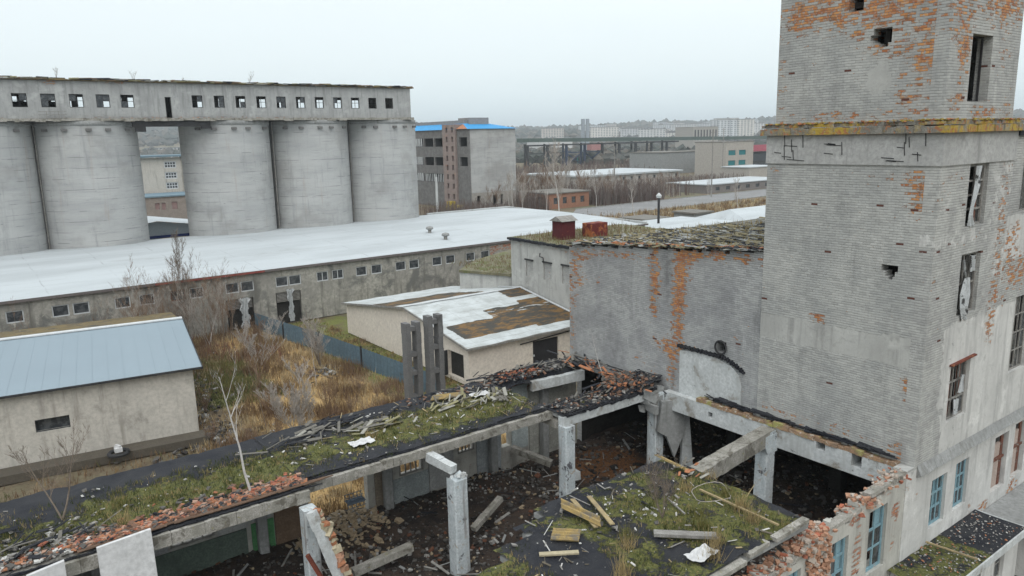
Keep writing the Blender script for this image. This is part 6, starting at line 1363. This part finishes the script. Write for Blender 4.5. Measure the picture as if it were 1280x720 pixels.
simple_block('white_lean_to', 'low white-roofed lean-to just beyond the right end of the long shed', 'lean-to', 78.9, 98, 73.5, 84, -13.9, flat('far_pale_wall', (.42, .40, .37)), 'white_roof', [('y', 80, 83, -16, -15)])
simple_block('brick_kiosk', 'small orange brick hut with flat grey roof between white shed and road', 'hut', 98, 104, 92, 98, -15.0, flat('far_orange', (.40, .21, .13)), flat('far_grey_roof', (.2, .19, .17)), [('x', 94, 96, -17.9, -15.8)])
simple_block('concrete_kiosk', 'small grey concrete hut with dark openings beside the dark post', 'hut', 111, 116, 92, 97, -14.8, flat('far_concrete', (.31, .32, .315)), flat('far_grey_roof', (.2, .19, .17)), [('y', 112, 113, -17.9, -15.6), ('y', 114, 115, -17.9, -15.6)])
t = thing('dark_post', 'dark post with a pale round cap standing beyond the slate-strewn roof', 'post', (88, 80, G))
m_ = MB(); m_.tube([(88, 80, G), (88, 80, -9.6)], .2, 8); part('shaft', m_, 'dark_frame', t); m_ = MB(); m_.tube([(88, 80, -9.65), (88, 80, -9.3), (88, 80, -8.9)], [.35, .45, .1], 10, True); part('cap', m_, 'concrete_pale', t)
m_ = MB(); m_.tube([(94.9, 157.6, G), (94.9, 157.6, -9.0)], .3, 6)
solo('concrete_pole', m_, 'concrete_pale', (94.9, 157.6, G), 'pale concrete pole standing before the panel block', 'pole', 'poles on the works site')
for (x, y, h, lab) in ((151, 154, 15, 'tall thin pole among the birches below the white-roofed store'), (176, 140, 19, 'tall dark pole left of the road, right of centre'), (240, 186, 20, 'far thin pole before the concrete works')):
    m_ = MB(); m_.tube([(x, y, G), (x, y, G + h)], [.22, .12], 6); m_.bar((x - 1, y, G + h - .8), (x + 1, y, G + h - .8), .12, .12); solo('concrete_pole', m_, 'wood_grey', (x, y, G), lab, 'pole', 'poles on the works site')
t = thing('yellow_machine', 'small yellow machine parked at the foot of the panel block', 'machine', (101, 160, G))
m_ = MB(); m_.box(99, 103.5, 158.6, 160.6, G + .6, G + 1.6); part('body', m_, flat('machine_yellow', (.45, .34, .05)), t); m_ = MB(); m_.box(99.4, 101, 158.8, 160.4, G + 1.6, G + 2.7); part('cab', m_, flat('machine_yellow', (.45, .34, .05)), t)
for k in range(3): m_ = MB(); m_.tube([(99.8 + 1.5 * k, 158.4, G + .5), (99.8 + 1.5 * k, 160.8, G + .5)], .5, 10, True); part('wheel', m_, 'dark_frame', t)
# birches: individuals, then the thicket behind as one mass
gb_ = 'young birches along the road'
pr = [bare_tree((130, 130, G), 9.5, 'young bare birch of the belt beyond the road', 'birch', 'twig_brown' if i % 2 else 'twig_pale', r=.1, seed=130 + i, level=2, kids=16, name='bare_birch', group=gb_, spread=.45) for i in range(6)]
rr = random.Random(131)
for k in range(150):
    o = pr[k] if k < 6 else copy_tree(pr[k % 6])
    while True:
        x, y = rr.uniform(108, 215), rr.uniform(142, 196)
        if not (118 < x < 136 and 144 < y < 160) and not (180 < x and y < 168) and not (104 < x < 124 and y > 158): break
    o.location = (x, y, G); s_ = rr.uniform(.4, .75) * (1.25 if x < 150 else .85)
    if x > 160: s_ = min(s_, (18.3 - 15.9 * y / 199.) / 9.)
    o.scale = (s_, s_, s_); o.rotation_euler.z = rr.uniform(0, 6.28)
big = bare_tree((100, 118, G), 14, 'tallest pale birch standing alone between the white roof and the road', 'birch', 'twig_pale', r=.16, seed=150, level=3, kids=12, name='bare_birch', spread=.4)
for i, (x, y, h) in enumerate(((96, 128, 9), (109, 133, 8), (122, 118, 7), (140, 104, 7))): bare_tree((x, y, G), h, ('small birch by the yard before the panel block', 'birch at the near edge of the yard left of the road', 'small birch between the two road edges', 'small birch on the straw-coloured verge below the road')[i], 'birch', 'twig_pale', r=.09, seed=160 + i, level=2, kids=10, name='bare_birch', spread=.4)
def thicket(name, n_, box, h, seed, mats, rr_=.09, cond=None):
    m_ = MB(); rr = random.Random(seed)
    for k in range(n_):
        x, y = rr.uniform(*box[:2]), rr.uniform(*box[2:])
        if cond and not cond(x, y): continue
        hh = h * rr.uniform(.5, 1.1); m_.cur = rr.choices(range(len(mats)), [2] + [3] * (len(mats) - 1))[0]
        if x > 165 and y < 200: hh = min(hh, max(1.2, 18 - 15.9 * y / 199.) * rr.uniform(.7, 1))
        dx, dy = rr.uniform(-.08, .08) * hh, rr.uniform(-.08, .08) * hh; z0 = G + hill(x, y)
        m_.tube([(x, y, z0), (x + dx, y + dy, z0 + hh)], [rr_ * (1 + hh / 10), .02], 3)
        for q in range(7):
            t_ = rr.uniform(.25, .95); a = rr.uniform(0, 6.28); l = hh * rr.uniform(.12, .3) * (1.2 - t_ * .6)
            p = (x + dx * t_, y + dy * t_, z0 + hh * t_); m_.tube([p, (p[0] + math.cos(a) * l * .5, p[1] + math.sin(a) * l * .5, p[2] + l)], [rr_ * .5, .01], 3)
    return setting(name, m_, mats, 'stuff')
tm = [flat('birch_far', (.40, .37, .34)), flat('twig_far', (.16, .125, .105)), flat('twig_far_red', (.13, .085, .075)), flat('twig_far_grey', (.19, .165, .15))]
thicket('birch_thicket', 3000, (118, 232, 148, 197), 4.6, 170, tm, .08, lambda x, y: not (118 < x < 136 and 144 < y < 160) and not (180 < x and y < 168) and not (104 < x < 124 and y > 158))
thicket('brush', 1500, (112, 160, 143, 150), 4.5, 171, tm[1:], .06, lambda x, y: not (119 < x < 135))
thicket('brush', 700, (90, 108, 138, 160), 3, 172, tm[1:], .05)
thicket('far_wood', 1800, (140, 330, 236, 330), 4.5, 173, tm[1:], .2)
thicket('far_wood', 3200, (30, 260, 215, 420), 9, 176, tm[1:], .2, lambda x, y: x < y * .62 and not (34 < x < 57 and y < 216))
thicket('verge_brush', 900, (76, 112, 62, 120), 2.4, 174, [golden[0], golden[3], tm[3]], .04, lambda x, y: (x > 79 and y < 72.5) or (99 < x and y > 99))
field('verge_grass', 5000, (104, 175), (88, 124), .9, .09, golden, lambda x, y, rr: rr.random() < .8, 175)
# far wood: clumps of crowns on the plain and the hills
def clumps(name, n_, rmin, rmax, a0, a1, s0, s1, mats, seed, p=1.4):
    m_ = MB(); rr = random.Random(seed)
    for k in range(n_):
        r_ = rmin + (rmax - rmin) * rr.random() ** p; a = math.radians(rr.uniform(a0, a1)); x, y = r_ * math.cos(a), r_ * math.sin(a)
        if mnoise.noise(Vector((x / 160., y / 160., seed))) < -.18: continue
        s_ = rr.uniform(s0, s1) * (.6 + r_ / rmax); z = G + hill(x, y); m_.cur = rr.randrange(len(mats)); q = 7
        vs = [(x, y, z + s_ * rr.uniform(.9, 1.3))] + [(x + math.cos(t) * s_ * rr.uniform(.5, 1.), y + math.sin(t) * s_ * rr.uniform(.5, 1.), z + s_ * rr.uniform(.3, .85)) for t in (i * 6.283 / q for i in range(q))] + [(x + math.cos(t) * s_ * .6, y + math.sin(t) * s_ * .6, z - 1) for t in (i * 6.283 / q for i in range(q))]
        m_.add(vs, [(0, 1 + i, 1 + (i + 1) % q) for i in range(q)] + [(1 + i, 1 + q + i, 1 + q + (i + 1) % q, 1 + (i + 1) % q) for i in range(q)])
    return setting(name, m_, mats, 'stuff')
fw = [flat('far_wood_a', (.085, .085, .075)), flat('far_wood_b', (.12, .105, .085)), flat('far_wood_c', (.06, .07, .06))]
clumps('far_forest', 7000, 480, 1700, 8, 88, 4, 8, fw, 181); clumps('far_forest', 9000, 1500, 3600, 8, 88, 9, 17, fw, 182, 1.)
# ------------------------------------------------------------------ far town
tw = random.Random(190)
def at(px, r_): # bearing helper: picture column -> direction on the ground
    a = math.radians(53.42) - math.atan((px - 640) / 940.6); return r_ * math.cos(a), r_ * math.sin(a)
tone = [(.55, .55, .54), (.48, .49, .50), (.60, .58, .54), (.50, .46, .42), (.58, .60, .61)]
n_blk = 0
def town_mat(i, c):
    m, n, b, pos = newmat('town_render_%d' % i, .9)
    o = n.new('ShaderNodeTexCoord').outputs['Object']; sp = n.new('ShaderNodeSeparateXYZ'); n.link(o, sp.inputs[0])
    fu = n.math('FRACT', n.math('DIVIDE', n.math('ADD', n.math('ADD', sp.outputs[0], sp.outputs[1]), 500.), 5.2)); fz = n.math('FRACT', n.math('DIVIDE', sp.outputs[2], 3.1))
    k = n.math('MULTIPLY', n.math('GREATER_THAN', fu, .48), n.math('GREATER_THAN', fz, .5))
    col = n.mix(n.step(n.noise(o, .12, 4), .4, .6), c, tuple(v * .88 for v in c))
    n.put(b.inputs['Base Color'], n.mix(k, col, (.12, .14, .16))); return m
tmats = [town_mat(i, c) for i, c in enumerate(tone)]
def town_block(px, r_, wd, h, cat='apartment block', nm='apartment_block', lab=None):
    x, y = at(px, r_); zb = G + hill(x, y) - 2; a = math.atan2(y, x) + math.pi / 2 + tw.uniform(-.3, .3); dp = 14
    t = thing(nm, lab, cat, (0, 0, 0), 'far apartment blocks on the horizon' if 'apart' in nm else 'far halls on the plain')
    m_ = MB(); m_.box(-wd / 2, wd / 2, -dp / 2, dp / 2, 0, h); part('wall', m_, tmats[tw.randrange(len(tone))], t)
    m_ = MB(); m_.box(-wd / 2 - .5, wd / 2 + .5, -dp / 2 - .5, dp / 2 + .5, h + .01, h + 1.); part('roof', m_, flat('town_roof', (.25, .25, .26)), t)
    t.location = (x, y, zb); t.rotation_euler.z = a
rows_ = []
for k in range(64):
    px = tw.uniform(735, 958) if k < 54 else tw.uniform(640, 960); r_ = tw.uniform(1300, 2300); rows_.append((px, r_, tw.uniform(25, 70), tw.choice((9, 12, 15, 15, 24, 27))))
for px in (897, 905, 921, 929): rows_.append((px, 1300, 26, 36))
rows_.append((913, 1350, 60, 30))
for i, (px, r_, wd, h) in enumerate(sorted(rows_)):
    town_block(px, r_, wd, h, lab='pale apartment block of the hazy town on the horizon' if h < 40 else 'tall pale tower block of the pair-topped cluster left of the brick tower')
for k in range(14):
    px = tw.uniform(180, 232) if k < 7 else tw.uniform(600, 760); town_block(px, tw.uniform(700, 1300), tw.uniform(25, 60), tw.uniform(6, 10), 'hall', 'far_hall', 'low pale hall far out on the plain')
for i, px in enumerate((731.0, 736.5)):
    x, y = at(px, 620); m_ = MB(); m_.tube([(x, y, G), (x, y, 13.2)], 1.5, 12, True); solo('chimney', m_, flat('chimney_grey', (.36, .40, .44)), (x, y, G), ('left one of the two adjoining grey chimneys on the horizon', 'right one of the two adjoining grey chimneys on the horizon')[i], 'chimney', 'far grey chimneys')
x, y = at(866, 700); simple_block('far_columned_hall', 'pale far hall with a row of dark openings above the gantry girder', 'hall', x - 12, x + 22, y - 10, y + 10, 5.5, flat('far_pale_wall', (.42, .40, .37)), flat('far_pale_roof', (.5, .5, .52)), [('y', x - 10 + 4 * k, x - 8 + 4 * k, -6, 3) for k in range(8)])
x, y = at(688, 800); simple_block('far_white_hall', 'low white far hall left of the twin chimneys', 'hall', x - 20, x + 25, y - 10, y + 10, -2, flat('far_white', (.62, .62, .62)), flat('far_pale_roof', (.5, .5, .52)))

# ================================================================== HAZE
m = bpy.data.materials.new('haze'); m.use_nodes = True; nt = m.node_tree; nt.nodes.clear()
out = nt.nodes.new('ShaderNodeOutputMaterial'); pv = nt.nodes.new('ShaderNodeVolumePrincipled')
pv.inputs['Color'].default_value = (.88, .95, 1., 1); pv.inputs['Density'].default_value = HAZE = .00024; pv.inputs['Anisotropy'].default_value = .2
nt.links.new(pv.outputs[0], out.inputs['Volume'])
M['haze'] = m
m_ = MB(); m_.box(-6200, 6700, -2700, 6700, G - 1.5, 150.); setting('haze', m_, 'haze', 'stuff')

# ================================================================== LIGHT AND CAMERA
W = bpy.data.worlds.new('World'); sc.world = W; W.use_nodes = True; n = N(W.node_tree)
bg = W.node_tree.nodes['Background']
EL, AZ = math.radians(48), math.radians(236)      # direction towards the sun (azimuth from +x, counter-clockwise)
sky = n.new('ShaderNodeTexSky', sky_type='NISHITA'); sky.sun_disc = False; sky.sun_elevation = EL; sky.sun_rotation = math.radians(90) - AZ
sky.air_density = 1.; sky.dust_density = 3.
tc = n.new('ShaderNodeTexCoord'); sep = n.new('ShaderNodeSeparateXYZ'); n.link(tc.outputs['Generated'], sep.inputs[0])
ramp = n.new('ShaderNodeValToRGB'); n.link(sep.outputs[2], ramp.inputs[0]); e = ramp.color_ramp.elements
e[0].position = 0.; e[0].color = (7.2, 8.6, 9.0, 1); e[1].position = 1.; e[1].color = (16., 16.8, 17.2, 1)
a = e.new(.09); a.color = (8.3, 9.15, 9.3, 1); a = e.new(.28); a.color = (9.0, 9.6, 9.7, 1)
cl = n.noise(n.scalevec(tc.outputs['Generated'], 1, 1, 4), 1.3, 4, .5)
oc = n.mix(n.math('MULTIPLY', n.step(cl, .3, .7), .22), ramp.outputs[0], (6.5, 7.1, 7.4))
n.put(bg.inputs['Color'], n.mix(.9, sky.outputs[0], oc)); bg.inputs['Strength'].default_value = .1
sl = bpy.data.lights.new('sun', 'SUN'); sl.energy = 1.0; sl.angle = math.radians(50); sl.color = (1, .97, .93)
so = bpy.data.objects.new('sun', sl); COL.objects.link(so); so.location = (0, 0, 60)
so.rotation_euler = Vector((math.cos(EL) * math.cos(AZ), math.cos(EL) * math.sin(AZ), math.sin(EL))).to_track_quat('Z', 'Y').to_euler()
cd = bpy.data.cameras.new('camera'); co = bpy.data.objects.new('camera', cd); COL.objects.link(co); sc.camera = co
cd.sensor_width = 36; cd.lens = 940.64 / 1280 * 36; cd.clip_start = .3; cd.clip_end = 12000
pi_, ro_, yaw_ = math.radians(11.3214), math.radians(-1.2418), math.radians(36.577)
c, s = math.cos(pi_), math.sin(pi_); F_, U_, R_ = Vector((0, c, -s)), Vector((0, s, c)), Vector((1, 0, 0))
R2 = R_ * math.cos(ro_) + U_ * math.sin(ro_); U2 = U_ * math.cos(ro_) - R_ * math.sin(ro_)
rot = Matrix.Rotation(-yaw_, 3, 'Z')
R2, U2, F2 = rot @ R2, rot @ U2, rot @ F_
co.matrix_world = Matrix(((R2.x, U2.x, -F2.x, 0), (R2.y, U2.y, -F2.y, 0), (R2.z, U2.z, -F2.z, 0), (0, 0, 0, 1)))
vs_ = sc.view_settings; vs_.view_transform = 'Standard'; vs_.look = 'None'; vs_.exposure = .33; vs_.gamma = 1
sc.cycles.max_bounces = 6; sc.cycles.diffuse_bounces = 3; sc.cycles.volume_bounces = 0; sc.cycles.transparent_max_bounces = 4
